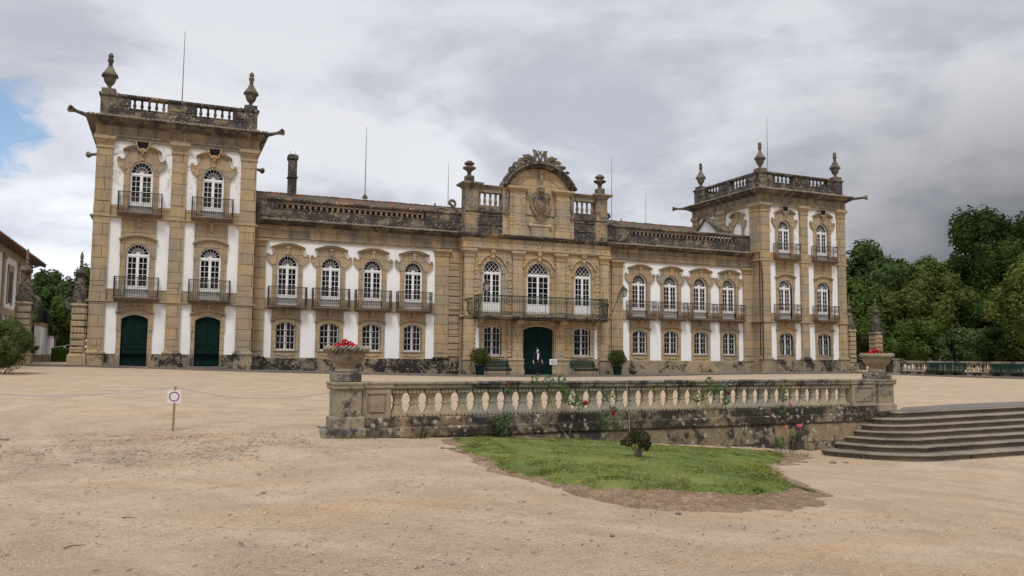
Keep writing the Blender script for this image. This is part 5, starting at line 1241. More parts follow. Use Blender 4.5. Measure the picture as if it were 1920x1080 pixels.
# ------------------------------------------------------------------ stairs
def stairs():
    e = empty('staircase', (0, -34, -1.2), 0, 'broad flight of worn stone steps beside the balustrade', 'stairs')
    D = {0: [(-5.9, -34.3), (-5.82, -34.82), (-5.55, -34.86), (-5.2, -34.80), (0.06, -33.98)], 1: [(-6.5, -34.5), (-6.41, -35.0), (-6.1, -35.16), (-5.6, -35.16), (-.7, -34.50)],
         2: [(-6.85, -34.5), (-6.75, -35.02), (-6.45, -35.28), (-5.98, -35.40), (-1.09, -34.83)], 3: [(-7.1, -34.5), (-7.02, -34.98), (-6.65, -35.42), (-6.08, -35.62), (-1.74, -35.2)],
         4: [(-7.45, -34.5), (-7.30, -35.0), (-6.95, -35.55), (-6.31, -35.86), (-2.25, -35.55)], 5: [(-7.75, -34.5), (-7.62, -35.02), (-7.2, -35.75), (-6.51, -36.14), (-2.4, -35.86)],
         6: [(-8.2, -34.5), (-8.05, -35.12), (-7.49, -36.0), (-6.72, -36.45), (-5.4, -36.50), (-3.4, -36.40)]}
    for k, P in D.items():
        a, b = P[-2], P[-1]; t = (12 - b[0]); sl_ = (b[1]-a[1])/(b[0]-a[0]); 
        # resample with a Catmull-Rom curve and run on to the right
        P = P[:-1] + [(a[0] + (b[0]-a[0])*t_, a[1] + (b[1]-a[1])*t_) for t_ in (.09, .22, .45, .72)] + [b]
        pts = [Vector((*p, 0)) for p in P]; ex = [2*pts[0] - pts[1]] + pts + [2*pts[-1] - pts[-2]]; C_ = []
        for i in range(1, len(ex)-2):
            p0, p1, p2, p3 = ex[i-1:i+3]; nseg = 6
            for j in range(nseg): u = j/nseg; C_.append(.5*((2*p1) + (p2-p0)*u + (2*p0-5*p1+4*p2-p3)*u*u + (3*p1-p0-3*p2+p3)*u**3))
        C_.append(pts[-1]); C_ += [Vector((pts[-1].x + 2*i, pts[-1].y + sl_*2*i, 0)) for i in range(1, 5)]
        n = len(C_); zt = -.2 - .14*k; m = MB(); prof = [(.055, zt - .19), (.055, zt - .042), (.0, zt - .038), (-.010, zt - .022), (.0, zt - .006), (.02, zt)]
        nv = []
        for i in range(n): tt = (C_[min(i+1, n-1)] - C_[max(i-1, 0)]).normalized(); nv.append(Vector((-tt.y, tt.x, 0)))
        vs = []
        for off, z in prof:
            for i in range(n):
                q = C_[i] + nv[i]*off; wob = .012*mnoise.noise(Vector((q.x*2.2, k*5, z*3))) + .006*mnoise.noise(Vector((q.x*9, k*5, z*3))); vs.append((q.x + nv[i].x*wob, q.y + nv[i].y*wob, z + .008*mnoise.noise(Vector((q.x*1.5, k*3.3, 1)))))
        bk = .55
        for i in range(n): q = C_[i] + nv[i]*bk; vs.append((q.x, q.y, zt + .004))
        R_ = len(prof) + 1
        fcs = lambda a, b_: [(r*n+i, r*n+i+1, (r+1)*n+i+1, (r+1)*n+i) for r in range(a, b_) for i in range(n-1)]
        m.add(vs, fcs(1, R_-1)); m.xform(Matrix.Translation((0, 34, 1.2))); st = m.build('step', 'step', e, fix=False)
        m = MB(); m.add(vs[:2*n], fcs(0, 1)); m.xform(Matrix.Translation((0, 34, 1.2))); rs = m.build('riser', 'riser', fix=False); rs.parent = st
    m = MB(); P = [(-5.3, -35.1), (10, -33.4), (10, -32.3), (-5.3, -34.0)]
stairs()
o = MB().add([(-5.62, -34.70, -.2), (-4.0, -33.42, -.2), (-.4, -32.5, -.196), (10, -31.2, -.196), (10, -33.0, -.196), (0.06, -33.9, -.196), (-5.2, -34.72, -.196)], [(6, 5, 2, 1, 0), (5, 4, 3, 2)]); o = o.build('landing', 'paving', fix=False); o.location.z = .004; tag(o, kind='structure')
# ------------------------------------------------------------------ lawn
GREEN = [(-17.66, -35.6), (-18.05, -37.25), (-18.27, -39.0), (-18.31, -40.22), (-18.3, -41.23), (-18.13, -41.76), (-17.76, -42.17), (-17.16, -42.3), (-16.6, -42.38), (-16.06, -42.23), (-15.44, -41.83), (-14.63, -40.91), (-13.75, -39.56), (-12.47, -37.98), (-10.5, -36.23), (-9.43, -35.0), (-12, -35.0), (-15, -35.15)]
SOIL = [(-17.95, -35.5), (-18.25, -37.6), (-18.57, -39.95), (-18.56, -41.12), (-18.5, -42.08), (-18.28, -42.6), (-17.94, -42.96), (-17.34, -43.02), (-16.75, -43.04), (-15.75, -42.66), (-14.61, -41.73), (-14.24, -40.96), (-13.67, -40.0), (-12.45, -38.2), (-10.19, -36.2), (-8.52, -35.1), (-12, -34.9), (-15, -35.0)]
def inpoly(x, y, P):
    c = False; n = len(P)
    for i in range(n):
        a, b = P[i], P[i-1]
        if (a[1] > y) != (b[1] > y) and x < (b[0]-a[0])*(y-a[1])/(b[1]-a[1]) + a[0]: c = not c
    return c
def edged(x, y, P):
    d = 1e9; n = len(P)
    for i in range(n):
        ax, ay = P[i]; bx, by = P[i-1]; t = max(0, min(1, ((x-ax)*(bx-ax) + (y-ay)*(by-ay))/((bx-ax)**2 + (by-ay)**2 + 1e-9))); d = min(d, math.hypot(x-ax-t*(bx-ax), y-ay-t*(by-ay)))
    return d
def sdist(x, y, P, wob):
    wx = wob*mnoise.noise(Vector((x*1.7, y*1.7, 3))) + wob*.4*mnoise.noise(Vector((x*6, y*6, 3))); wy = wob*mnoise.noise(Vector((x*1.7, y*1.7, 9))) + wob*.4*mnoise.noise(Vector((x*6, y*6, 9)))
    x += wx; y += wy; d = edged(x, y, P); return d if inpoly(x, y, P) else -d
def lawn_z(x, y):
    d = sdist(x, y, SOIL, .22); b = terrain(x, min(y, vline(x) - .02))
    return b + max(-.05, min(.012, d*.10)) + .10*ss(0, 1.0, d) + .03*mnoise.noise(Vector((x*.9, y*.9, 0)))*ss(0, 1, d) + (.014*mnoise.noise(Vector((x*5, y*5, 0))) + .012*mnoise.noise(Vector((x*14, y*14, 0))))*ss(0, .25, d)
def sheet(name, P, mat, step, dz, wob=0):
    V = {}; F = []; xs = [p[0] for p in P]; ys = [p[1] for p in P]; vs = []; SD = []
    nx = int((max(xs)-min(xs))/step) + 6; ny = int((max(ys)-min(ys))/step) + 6; X0, Y0 = min(xs) - 2*step, min(ys) - 2*step
    def key(i, j):
        if (i, j) not in V:
            x, y = X0 + i*step, Y0 + j*step; V[(i, j)] = len(vs); sd = sdist(x, y, P, wob); SD.append(sd)
            vs.append((x, y, lawn_z(x, y) + (max(-.03, min(dz, sd*.3)) if dz else 0)))
        return V[(i, j)]
    for i in range(nx):
        for j in range(ny):
            q = (key(i, j), key(i+1, j), key(i+1, j+1), key(i, j+1))
            if max(SD[k] for k in q) > -step: F.append(q)
    mb = MB(); mb.v = vs; mb.f = F; mb.sm = [True]*len(F); o = mb.build(name, mat, fix=False); o.data.set_sharp_from_angle(angle=R(180)); return o
o = sheet('soil_border', SOIL, 'soil', .05, 0, .22); tag(o, kind='structure')
o = sheet('lawn', GREEN, 'turf', .07, .008, .3); tag(o, kind='structure')
def grass():
    rnd = np.random.default_rng(4); out = []; tgt = 110000; V = []
    xs = rnd.uniform(-18.7, -9.3, tgt*2); ys = rnd.uniform(-42.7, -34.9, tgt*2)
    for x, y in zip(xs, ys):
        e = sdist(x, y, GREEN, .3)
        if e > 0 or (e > -.5 and mnoise.noise(Vector((x*2.6, y*2.6, 5))) > .34 - e*.3):
            if mnoise.noise(Vector((x*1.3, y*1.3, 15))) < -.42: continue
            h = .012 + .020*max(0, mnoise.noise(Vector((x*.9, y*.9, 1)))) + (.045*max(0, mnoise.noise(Vector((x*3, y*3, 7)))+.15) if e < .55 else .02*max(0, mnoise.noise(Vector((x*2.2, y*2.2, 17)))-.1)); V.append((x, y, lawn_z(x, y), h))
    V = np.array(V); n = len(V); a = rnd.uniform(0, 2*PI, n); h = V[:, 3]*rnd.uniform(.5, 1.5, n); w = rnd.uniform(.004, .007, n)
    b = V[:, :3]; t = np.stack([np.cos(a)*w, np.sin(a)*w, np.zeros(n)], 1); tip = b + np.stack([rnd.normal(size=n)*h*.5, rnd.normal(size=n)*h*.5, h], 1)
    o = quads_mesh('grass', np.stack([b - t, b + t, tip], 1), 'grass', tri=True); tag(o, 'short green grass of the kidney-shaped lawn below the balustrade', 'grass', kind='stuff')
    # yellow flowers in two drifts
    Q = []
    for cx, cy, rx, ry, k in ((-17.3, -41.0, 1.1, .8, 45), (-14.9, -40.6, .9, 1.3, 85), (-14.3, -39.3, .8, 1.0, 30), (-17.6, -38.5, .7, 1.5, 8)):
        for _ in range(k):
            x, y = cx + rnd.normal()*rx*.6, cy + rnd.normal()*ry*.6
            if inpoly(x, y, GREEN): z = lawn_z(x, y) + rnd.uniform(.05, .10); s = rnd.uniform(.008, .015); Q.append([(x-s, y, z), (x, y-s, z+.004), (x+s, y, z), (x, y+s, z-.004)]); Q.append([(x-s, y, z-s*.5), (x, y-.002, z+s*.6), (x+s, y, z-s*.5), (x, y+.002, z-s)])
    o = quads_mesh('yellow_flowers', np.array(Q), 'yellow'); tag(o, 'tiny yellow flowers scattered over the lawn edge', 'flowers', kind='stuff')
grass()
def weeds():
    # weeds and tufts rooted at the wall foot
    rnd = np.random.default_rng(9); Q = []
    for lx, n, s in ((-.6, 60, .10), (.4, 60, .09), (2.0, 35, .07), (3.2, 50, .10), (11.2, 60, .10), (-.9, 40, .08), (9.8, 50, .10), (12.6, 40, .07)):
        x, y = BX(lx, -.30); z = terrain(x, y)
        for _ in range(n):
            q = (x + rnd.normal()*s*1.3, y + rnd.normal()*s*.5, z); a = rnd.uniform(0, 2*PI); h = rnd.uniform(.04, .12); w = .008
            Q.append([(q[0]-w*math.cos(a), q[1]-w*math.sin(a), z-.01), (q[0]+w*math.cos(a), q[1]+w*math.sin(a), z-.01), (q[0] + rnd.normal()*h*.5, q[1]+rnd.normal()*h*.4, z+h)])
    o = quads_mesh('weeds', np.array(Q), 'grass', tri=True); tag(o, 'small weeds growing along the foot of the balustrade wall', 'weeds', kind='stuff')
weeds()
# loose stones and gravel
def pebbles():
    rnd = np.random.default_rng(2); fwd = np.array([math.sin(YAW), math.cos(YAW)]); rt = np.array([math.cos(YAW), -math.sin(YAW)])
    ico = [(0, 0, 1), (.9, 0, .1), (.2, .85, .1), (-.7, .5, .1), (-.7, -.55, .1), (.25, -.85, .1)]; fc = [(0, 1, 2), (0, 2, 3), (0, 3, 4), (0, 4, 5), (0, 5, 1)]
    T = []
    n = 0
    while n < 26000:
        d = 4.5 + 30*rnd.uniform()**2.0; l = rnd.uniform(-.72, .72)*d; x, y = np.array(CAM[:2]) + fwd*d + rt*l
        if y > vline(x) - .6 and x > -20.3: continue
        if inpoly(x, y, SOIL) and rnd.uniform() < .9: continue
        n += 1; s = .0028 + .0060*rnd.uniform()**3 + (.012 if rnd.uniform() < .012 else 0) + (d*.00030); z = terrain(x, y); a = rnd.uniform(0, 2*PI); sx, sy, sz = s*rnd.uniform(.7, 1.5), s*rnd.uniform(.7, 1.3), s*rnd.uniform(.4, .9)
        V = [(x + (px*math.cos(a)-py*math.sin(a))*sx, y + (px*math.sin(a)+py*math.cos(a))*sy, z + (pz - .15)*sz + .001) for px, py, pz in ico]
        T += [[V[i] for i in f] for f in fc]
    g = NG('pebbles'); g.m.node_tree.nodes; c = g.mix(g.rng(g.noise(60, 2, .5), .35, .65), (.20, .145, .10), (.60, .50, .38)); g.fin(c, .9)
    o = quads_mesh('gravel', np.array(T), g.m, tri=True); tag(o, 'loose pebbles and grit strewn over the sandy ground', 'gravel', kind='stuff')
pebbles()
def debris():
    rnd = np.random.default_rng(6); T = []; n = 0
    while n < 3000:
        x, y = rnd.uniform(-26, -14), rnd.uniform(-44.5, -34.2); v = y - vline(x)
        if (x > -20.2 and v > -.6) or inpoly(x, y, SOIL): continue
        dens = math.exp(-(((x + 22.7)/1.9)**2 + ((y + 36.9)/1.5)**2)) + .5*math.exp(-(((x + 20.6)/.8)**2 + ((y + 36.2)/.7)**2)) + .035
        if rnd.uniform() > dens * (1.6 if mnoise.noise(Vector((x*1.5, y*2.2, 4))) > 0 else .25): continue
        n += 1; a = rnd.uniform(-.7, .7); L = rnd.uniform(.006, .022); w = rnd.uniform(.003, .007); z = terrain(x, y) + .022*0 + .004; ca, sa = math.cos(a), math.sin(a); h = rnd.uniform(.002, .010)
        if -28 < x < -5.7 and -15 < v < -.6: z += .02 * mnoise.noise(Vector((x*.5, y*.5, 0)))
        T.append([(x - L*ca + w*sa, y - L*sa - w*ca, z), (x + L*ca + w*sa, y + L*sa - w*ca, z + h), (x + L*ca - w*sa, y + L*sa + w*ca, z + h*1.3), (x - L*ca - w*sa, y - L*sa + w*ca, z + h*.4)])
    o = quads_mesh('bark_debris', np.array(T), 'debris'); tag(o, 'dark bark chips and leaf bits scattered on the gravel below the sign', 'debris', kind='stuff')
M['debris'] = simple('bark_chips', (.12, .085, .06), .9, .4, 30)
debris()
# a few stones, twigs and dry leaves one can pick out
rnd = random.Random(12)
def stone_thing(x, y, s, label):
    m = MB(); m.sphere((0, 0, 0), s, 6, .6); m.v = [tuple(Vector(v)*(1 + .35*mnoise.noise(Vector(v)*6/s*.1 + Vector((x, y, 0))))) for v in m.v]
    o = m.build('stone', 'step', loc=(x, y, terrain(x, y) + s*.25)); tag(o, label, 'stone')
def twig(x, y, a, L, label):
    m = MB(); m.tube([(0, 0, .008), (L*.4, .01, .014), (L, -.015, .008)], [.006, .005, .002], 5); o = m.build('twig', 'twigs', loc=(x, y, terrain(x, y))); o.rotation_euler = (0, 0, a); tag(o, label, 'twig')
def dry_leaf(x, y, a, s, label):
    m = MB(); vs = [(-s, 0, .004), (-.3*s, -.4*s, .02), (.5*s, -.35*s, .016), (s, 0, .006), (.4*s, .4*s, .022), (-.4*s, .35*s, .014), (0, 0, .006)]; m.add(vs, [(6, i, (i+1) % 6) for i in range(6)]); o = m.build('dry_leaf', M['terra_leaf'], loc=(x, y, terrain(x, y) + .003)); o.rotation_euler = (0, 0, a); tag(o, label, 'leaf')
M['terra_leaf'] = simple('dry_leaf', (.33, .15, .05), .8, .2, 40)
twig(-23.23, -42.98, .5, .16, 'dark twig lying on the gravel in the left foreground'); twig(-22.89, -41.9, -.2, .12, 'short dark twig on the gravel, left, further off')
dry_leaf(-21.6, -41.0, .4, .04, 'curled brown leaf on the gravel left of centre'); dry_leaf(-21.5, -39.6, 1.2, .05, 'brown leaf on the gravel below the round sign'); dry_leaf(-22.0, -43.3, 2.2, .035, 'tiny rusty leaf near the bottom of the picture')
stone_thing(-9.6, -36.6, .07, 'pale stone lying where the lawn meets the stairs gravel'); stone_thing(-8.95, -36.3, .05, 'small stone by the foot of the wall near the stairs'); stone_thing(-18.55, -41.9, .035, 'small pale stone on the brown soil edge')
stone_thing(-17.9, -43.1, .03, 'small stone at the lowest point of the soil edge'); stone_thing(-19.1, -43.9, .022, 'dark pebble on the gravel in the centre foreground')
# rough paving at the left margin
m = MB()
for k in range(14): 
    x, y = -25.05 + .3*rnd.uniform(-1, 1), -35.9 + .5*rnd.uniform(-1, 1); s = rnd.uniform(.04, .09); m.prism_z([(x + s*1.3*math.cos(2*PI*i/6 + k)*rnd.uniform(.8, 1.1), y + s*math.sin(2*PI*i/6 + k)*rnd.uniform(.8, 1.1)) for i in range(6)], terrain(x, y) - .03, terrain(x, y) + .008)
tag(m.build('flagstone_patch', 'rail'), 'patch of broken flagstones set in the gravel at the left edge', 'paving stones')
# ------------------------------------------------------------------ climbing roses and shrubs
def rose(lx, stems, lobes, fl, label, mat='leaf_rose'):
    x, y = BX(lx, -.32); zb = terrain(x, y) + .05; e = empty('rose_bush', (x, y, zb), BA, label, 'rose bush', 'roses trained against the balustrade wall')
    m = MB()
    for P in stems: m.tube([(a, b, c) for a, b, c in P], [.008] + [.006]*(len(P)-1), 5)
    m.build('stems', 'twigs', e)
    r = np.random.default_rng(int(lx*10) + 5); o = quads_mesh('leaves', leafset(int(.62*sum(l[4] for l in lobes)), [l[:3] for l in lobes], [l[3] for l in lobes], .032, r), mat); o.parent = e
    for k, (a, b, c, col, s) in enumerate(fl):
        q = quads_mesh('blossom', leafset(60, [(0, 0, 0)], [s], s*.7, r), col); q.parent = e; q.location = (a, b, c)
rose(2.15, [[(0, 0, 0), (.03, .05, .4), (.05, .0, .8), (.10, .02, 1.0)], [(.22, 0, 0), (.24, .04, .35), (.25, .02, .6)]], [(-.08, 0, .28, .14, 260), (.10, 0, .35, .13, 120), (.10, 0, .9, .10, 60), (.0, 0, .12, .13, 120)], [(.09, -.02, 1.02, 'crimson', .022), (-.02, -.05, .35, 'crimson', .02)], 'dark-leaved rose against the left third of the balustrade')
rose(3.6, [[(0, 0, 0), (.1, .05, .35), (.22, .0, .6), (.3, .04, .95)], [(0, 0, 0), (-.25, .05, .4), (-.4, .05, .85), (-.75, .05, 1.15)]], [(.05, 0, .85, .17, 260), (.25, 0, .70, .12, 120), (-.45, .03, 1.17, .13, 200), (-.75, .02, 1.2, .10, 120), (-.15, .02, 1.22, .09, 80), (-.1, 0, 1.0, .12, 60)], [(.37, -.05, .74, 'crimson', .045)], 'rose with a red bloom reaching over the rail, left of centre')
rose(5.15, [[(0, 0, 0), (-.3, .04, .25), (-.45, .02, .5), (-.5, .03, .9)], [(.05, 0, 0), (-.1, .03, .3), (-.05, .0, .55)]], [(-.55, 0, 1.0, .13, 180), (-.5, 0, .75, .09, 90), (-.7, 0, .5, .16, 130), (-.35, 0, .42, .13, 100)], [(-.52, -.05, .66, 'crimson', .040)], 'slender rose with a red bloom behind the round lawn shrub')
rose(7.7, [[(0, 0, 0), (-.25, .04, .35), (-.6, .02, .7), (-.9, .03, 1.0)], [(.02, 0, 0), (-.05, .03, .4), (-.12, .02, .8)]], [(-.85, 0, 1.15, .14, 170), (-.5, 0, 1.3, .12, 140), (-.55, 0, 1.5, .10, 110), (-.2, 0, 1.3, .14, 150), (-.1, 0, 1.05, .09, 60), (-.2, .02, 1.05, .07, 40)], [(-.07, -.05, 1.25, 'crimson', .045), (-.2, .0, .95, 'crimson', .016)], 'tall leafy rose climbing over the rail right of centre')
rose(9.45, [[(0, 0, 0), (-.08, .03, .5), (-.12, .03, 1.0), (-.1, .04, 1.55)], [(.1, 0, 0), (.15, .03, .45)], [(-.1, 0, 0), (-.22, .03, .4)]], [(-.12, 0, 1.45, .11, 140), (-.15, 0, 1.25, .10, 120), (-.2, 0, 1.0, .11, 110), (.15, 0, .4, .11, 90), (-.25, 0, .25, .13, 90)], [(.02, -.04, 1.12, 'pink', .035), (.28, -.04, .62, 'pink', .045), (-.12, -.04, .60, 'pink', .03)], 'rose with pink blooms standing tallest near the stairs')
x, y = BX(5.0, -.42); m = MB(); m.tube([(0, 0, 0), (.01, .05, .6), (.0, .14, 1.35)], .011, 6); tag(m.build('garden_stake', 'wood', loc=(x, y, terrain(x, y))), 'thin upright stake leaning on the balustrade near its middle', 'stake')
def lawn_shrub():
    x, y = -15.92, -39.15; e = empty('shrub', (x, y, lawn_z(x, y)), 0, 'small dark reddish shrub standing alone on the lawn', 'shrub')
    m = MB(); rr = random.Random(4)
    for k in range(7): a = rr.uniform(0, 2*PI); m.tube([(.02*math.cos(a), .02*math.sin(a), 0), (.07*math.cos(a), .07*math.sin(a), .12), (.18*math.cos(a), .18*math.sin(a), .26)], [.015, .011, .005], 5)
    m.build('stems', 'twigs', e)
    r = np.random.default_rng(8); c = [(-.17, 0, .25), (-.05, .03, .33), (.09, -.02, .30), (.16, .02, .20), (0, -.1, .24), (-.25, .02, .24), (.0, .1, .30), (.17, .04, .13), (.06, .0, .36)]
    o = quads_mesh('leaves', leafset(2600, c, [.085, .10, .10, .08, .09, .05, .1, .05, .05], .018, r), 'leaf_shrub'); o.parent = e
lawn_shrub()
def potted(x, label, dense, sd):
    y = -2.3; zb = pave_z(x); e = empty('potted_shrub', (x, y, zb), 0, label, 'potted shrub', 'potted shrubs in green tubs by the entrance')
    m = MB(); m.lathe([(.24, 0), (.27, .04), (.33, .52), (.36, .54), (.36, .60), (.30, .60)], 4, rot=PI/4, smooth=False); m.build('tub', 'tub', e)
    m = MB(); rr = random.Random(sd)
    for k in range(9): a = rr.uniform(0, 2*PI); q = rr.uniform(.1, .4); m.tube([(0, 0, .55), (q*.5*math.cos(a), q*.5*math.sin(a), .85), (q*math.cos(a), q*math.sin(a), 1.2)], [.02, .015, .006], 5)
    m.build('stems', 'twigs', e)
    r = np.random.default_rng(sd); c = [(0, 0, 1.15)] + [(.42*math.cos(t), .42*math.sin(t), 1.12 + .12*math.sin(3*t)) for t in [i*2*PI/9 for i in range(9)]] + [(.25*math.cos(t), .25*math.sin(t), 1.42) for t in [i*2*PI/6 for i in range(6)]] + [(.22*math.cos(t), .22*math.sin(t), .85) for t in [i*2*PI/6 for i in range(6)]]
    rad = [.42] + [.27 if dense else .30]*9 + [.26]*6 + [.24]*6
    V = leafset(7500 if dense else 5200, c, rad, .04, r)
    if not dense:
        V2 = leafset(500, [(0, 0, 1.2)], [(.68, .68, .56)], .04, r); V = np.concatenate([V, V2])
    o = quads_mesh('foliage', V, 'leaf_box'); o.parent = e
potted(-4.62, 'loose olive-green bush in a dark green tub left of the entrance bench', False, 3); potted(5.18, 'dense rounded bush in a dark green tub right of the entrance', True, 6)
def bowl(x, label):
    m = MB(); m.lathe([(.12, 0), (.14, .03), (.20, .08), (.27, .16), (.30, .24), (.27, .25), (.22, .18), (.02, .15)], 16); o = m.build('planter_bowl', 'terra', loc=(x, -1.75, pave_z(x))); tag(o, label, 'planter', 'low bowls on the pavement')
bowl(-6.05, 'low dark bowl on the pavement left of the potted bush'); bowl(6.75, 'low dark bowl on the pavement right of the potted bush')
# ------------------------------------------------------------------ benches
def make_bench(w):
    e = empty('bench'); 
    s = MB(); [s.cbox(-w/2, w/2, -.42 + k*.085, -.35 + k*.085, .42, .45, .008) for k in range(5)]; [s.cbox(-w/2, w/2, -.46 + k*.03, -.43 + k*.03, .33 - k*.085, .405 - k*.085, .008) for k in range(2)]; s.build('seat', 'bench', e)
    b = MB()
    for k in range(5): z = .47 + k*.088; b.cbox(-w/2, w/2, .03 + k*.025, .06 + k*.025, z, z + .078, .008)
    b.build('backrest', 'bench', e)
    for q in (-1, 1):
        l = MB(); x = q*(w/2 - .15)
        l.tube([(x, -.40, 0), (x, -.36, .25), (x, -.40, .41)], .022, 5); l.tube([(x, .08, 0), (x, .03, .40), (x, .17, .92)], .022, 5); l.tube([(x, -.40, .41), (x, .04, .41)], .02, 5); l.tube([(x, -.38, .42), (x, -.36, .62), (x, .08, .66)], .018, 5); l.build('leg', 'iron', e)
    return e
be = make_bench(1.85); be2 = make_bench(2.6)
def place_bench(src, x, y, z, rz, label, first):
    o = src if first else copy_tree(src); o.location = (x, y, z); o.rotation_euler = (0, 0, rz); tag(o, label, 'bench', 'green slatted benches'); return o
place_bench(be, -3.38, -1.85, pave_z(-3.4), 0, 'green slatted bench left of the main door, beside the loose potted bush', True)
place_bench(be, 2.85, -1.85, pave_z(2.8), 0, 'green slatted bench right of the main door, behind the notice stand', False)
# far balustrade along the east side of the court
def far_balustrade():
    A = Vector((28.6, -4.4, 0)); B = Vector((33.4, -15.5, 0)); d = B - A; L = d.length; rz = math.atan2(d.y, d.x)
    e = empty('balustrade', (A.x, A.y, -.1), rz, 'distant stone balustrade along the right side of the court, before the trees', 'balustrade')
    m = MB(); m.box(0, L, -.2, .2, -.3, .30); m.box(0, L, -.24, .24, .30, .36); m.build('base_wall', 'plinth', e)
    m = MB(); m.box(0, L, -.16, .16, .93, 1.0); m.box(0, L, -.2, .2, 1.0, 1.14); m.build('rail', 'rail', e)
    n = int(L/.27); pr = MB().lathe([(r*1.25, q*1.02) for r, q in BAL], 8).build('baluster', 'railbal', e)
    for i in range(n):
        o = pr if i == 0 else pr.copy()
        if i: COL.objects.link(o); o.parent = e
        o.location = ((i + .5)*L/n, 0, .36)
    m = MB(); m.box(-.5, 0, -.3, .3, -.3, 1.2); m.box(-.56, .06, -.36, .36, 1.2, 1.3); m.build('end_pedestal', 'rail', e)
    k = empty('kerb', (A.x, A.y, -.1), rz, 'low stone kerb in front of the distant balustrade', 'kerb'); MB().cbox(-1.0, L + 2, -1.35, -1.05, -.2, .13, .02).build('kerb_stone', 'paving', k)
    t = d.normalized(); nn = Vector((t.y, -t.x, 0)) * 1
    return A, t, rz
fa, ft, frz = far_balustrade()
for k, (s_, lab) in enumerate(((3.3, 'green bench before the distant balustrade, nearer the gateway'), (7.4, 'green bench before the distant balustrade, nearer the right edge'))):
    p = fa + ft*s_; nrm = Vector((ft.y, -ft.x, 0)); p = p + nrm*.65
    place_bench(be2, p.x, p.y, terrain(p.x, p.y) + .10, frz, lab, k == 0)
# ------------------------------------------------------------------ signs, chains
def post_sign():
    x, y = -22.44, -34.97; zb = terrain(x, y) - .01; e = empty('no_entry_sign', (x, y, zb), -.05, 'white square sign with a red ring on a wooden stake between the chains', 'sign')
    m = MB(); m.cbox(-.019, .019, -.012, .012, 0, .755, .003); o = m.build('stake', 'wood', e); o.rotation_euler = (0, R(.9), 0)
    m = MB(); m.cbox(-.105, .105, -.018, -.013, .475, .685, .002); m.build('board', 'signwhite', e)
    m = MB(); P = lambda r: [(r*math.cos(2*PI*i/28), .585 + r*math.sin(2*PI*i/28)) for i in range(29)]; band(m, P(.066), P(.082), -.0215, -.018); m.build('red_ring', 'signred', e)
post_sign()
def chain_thing(a, b, sag, label):
    A, B = Vector(a), Vector(b); L = (B-A).length; n = int(L/.034); m = MB()
    for i in range(n):
        t = (i+.5)/n; p = A.lerp(B, t) - Vector((0, 0, sag*4*t*(1-t))); dz = -sag*4*(1-2*t)/L; d = (B-A).normalized() + Vector((0, 0, dz)); d.normalize()
        s = d.cross(Vector((0, 0, 1))).normalized(); u = Vector((0, 0, 1)) if i % 2 else s
        u = (u - d*u.dot(d)).normalized(); m.tube([tuple(p + d*.021*math.cos(q) + u*.011*math.sin(q)) for q in [2*PI*k/8 for k in range(8)]], .0034, 4, closed=True)
    tag(m.build('chain', 'steel', fix=False), label, 'chain', 'chains closing the gap left of the balustrade')
px, py = BX(-1.08, .1)
chain_thing((-22.44, -34.98, .53), (px, py, .42), .15, 'galvanised chain sagging from the round sign to the balustrade')
chain_thing((-26.2, -34.9, .58), (-22.46, -34.98, .53), .16, 'galvanised chain sagging from the round sign to the left edge')
def notice():
    x = .32; zb = pave_z(x); e = empty('notice_stand', (x, -2.5, zb), 0, 'small white notice board on a thin post beside the doorway', 'sign')
    MB().tube([(0, 0, 0), (0, 0, .72)], .018, 6).build('post', 'plastic', e); MB().cbox(-.2, .2, -.2, .2, 0, .02, .005).build('foot', 'iron', e)
    m = MB(); m.cbox(-.26, .26, -.03, -.01, .68, 1.04, .004); m.build('board', 'signwhite', e)
    m = MB()
    for k in range(5): m.box(-.20 + .02*(k % 2), .20 - .03*(k % 3), -.034, -.03, .94 - k*.052, .962 - k*.052)
    m.build('printed_lines', 'text', e)
notice()
m = MB(); m.tube([(0, 0, 0), (0, 0, 1.3)], .04, 8); m2 = m.build('post', 'iron')
e = empty('globe_lamp', (-27.7, -19.9, terrain(-27.7, -19.9)), 0, 'white globe lamp at the left edge, half hidden by the shrub', 'lamp'); m2.parent = e; m2.scale = (1, 1, .8); MB().sphere((0, 0, 1.16), .14, 10).build('globe', 'globe', e)
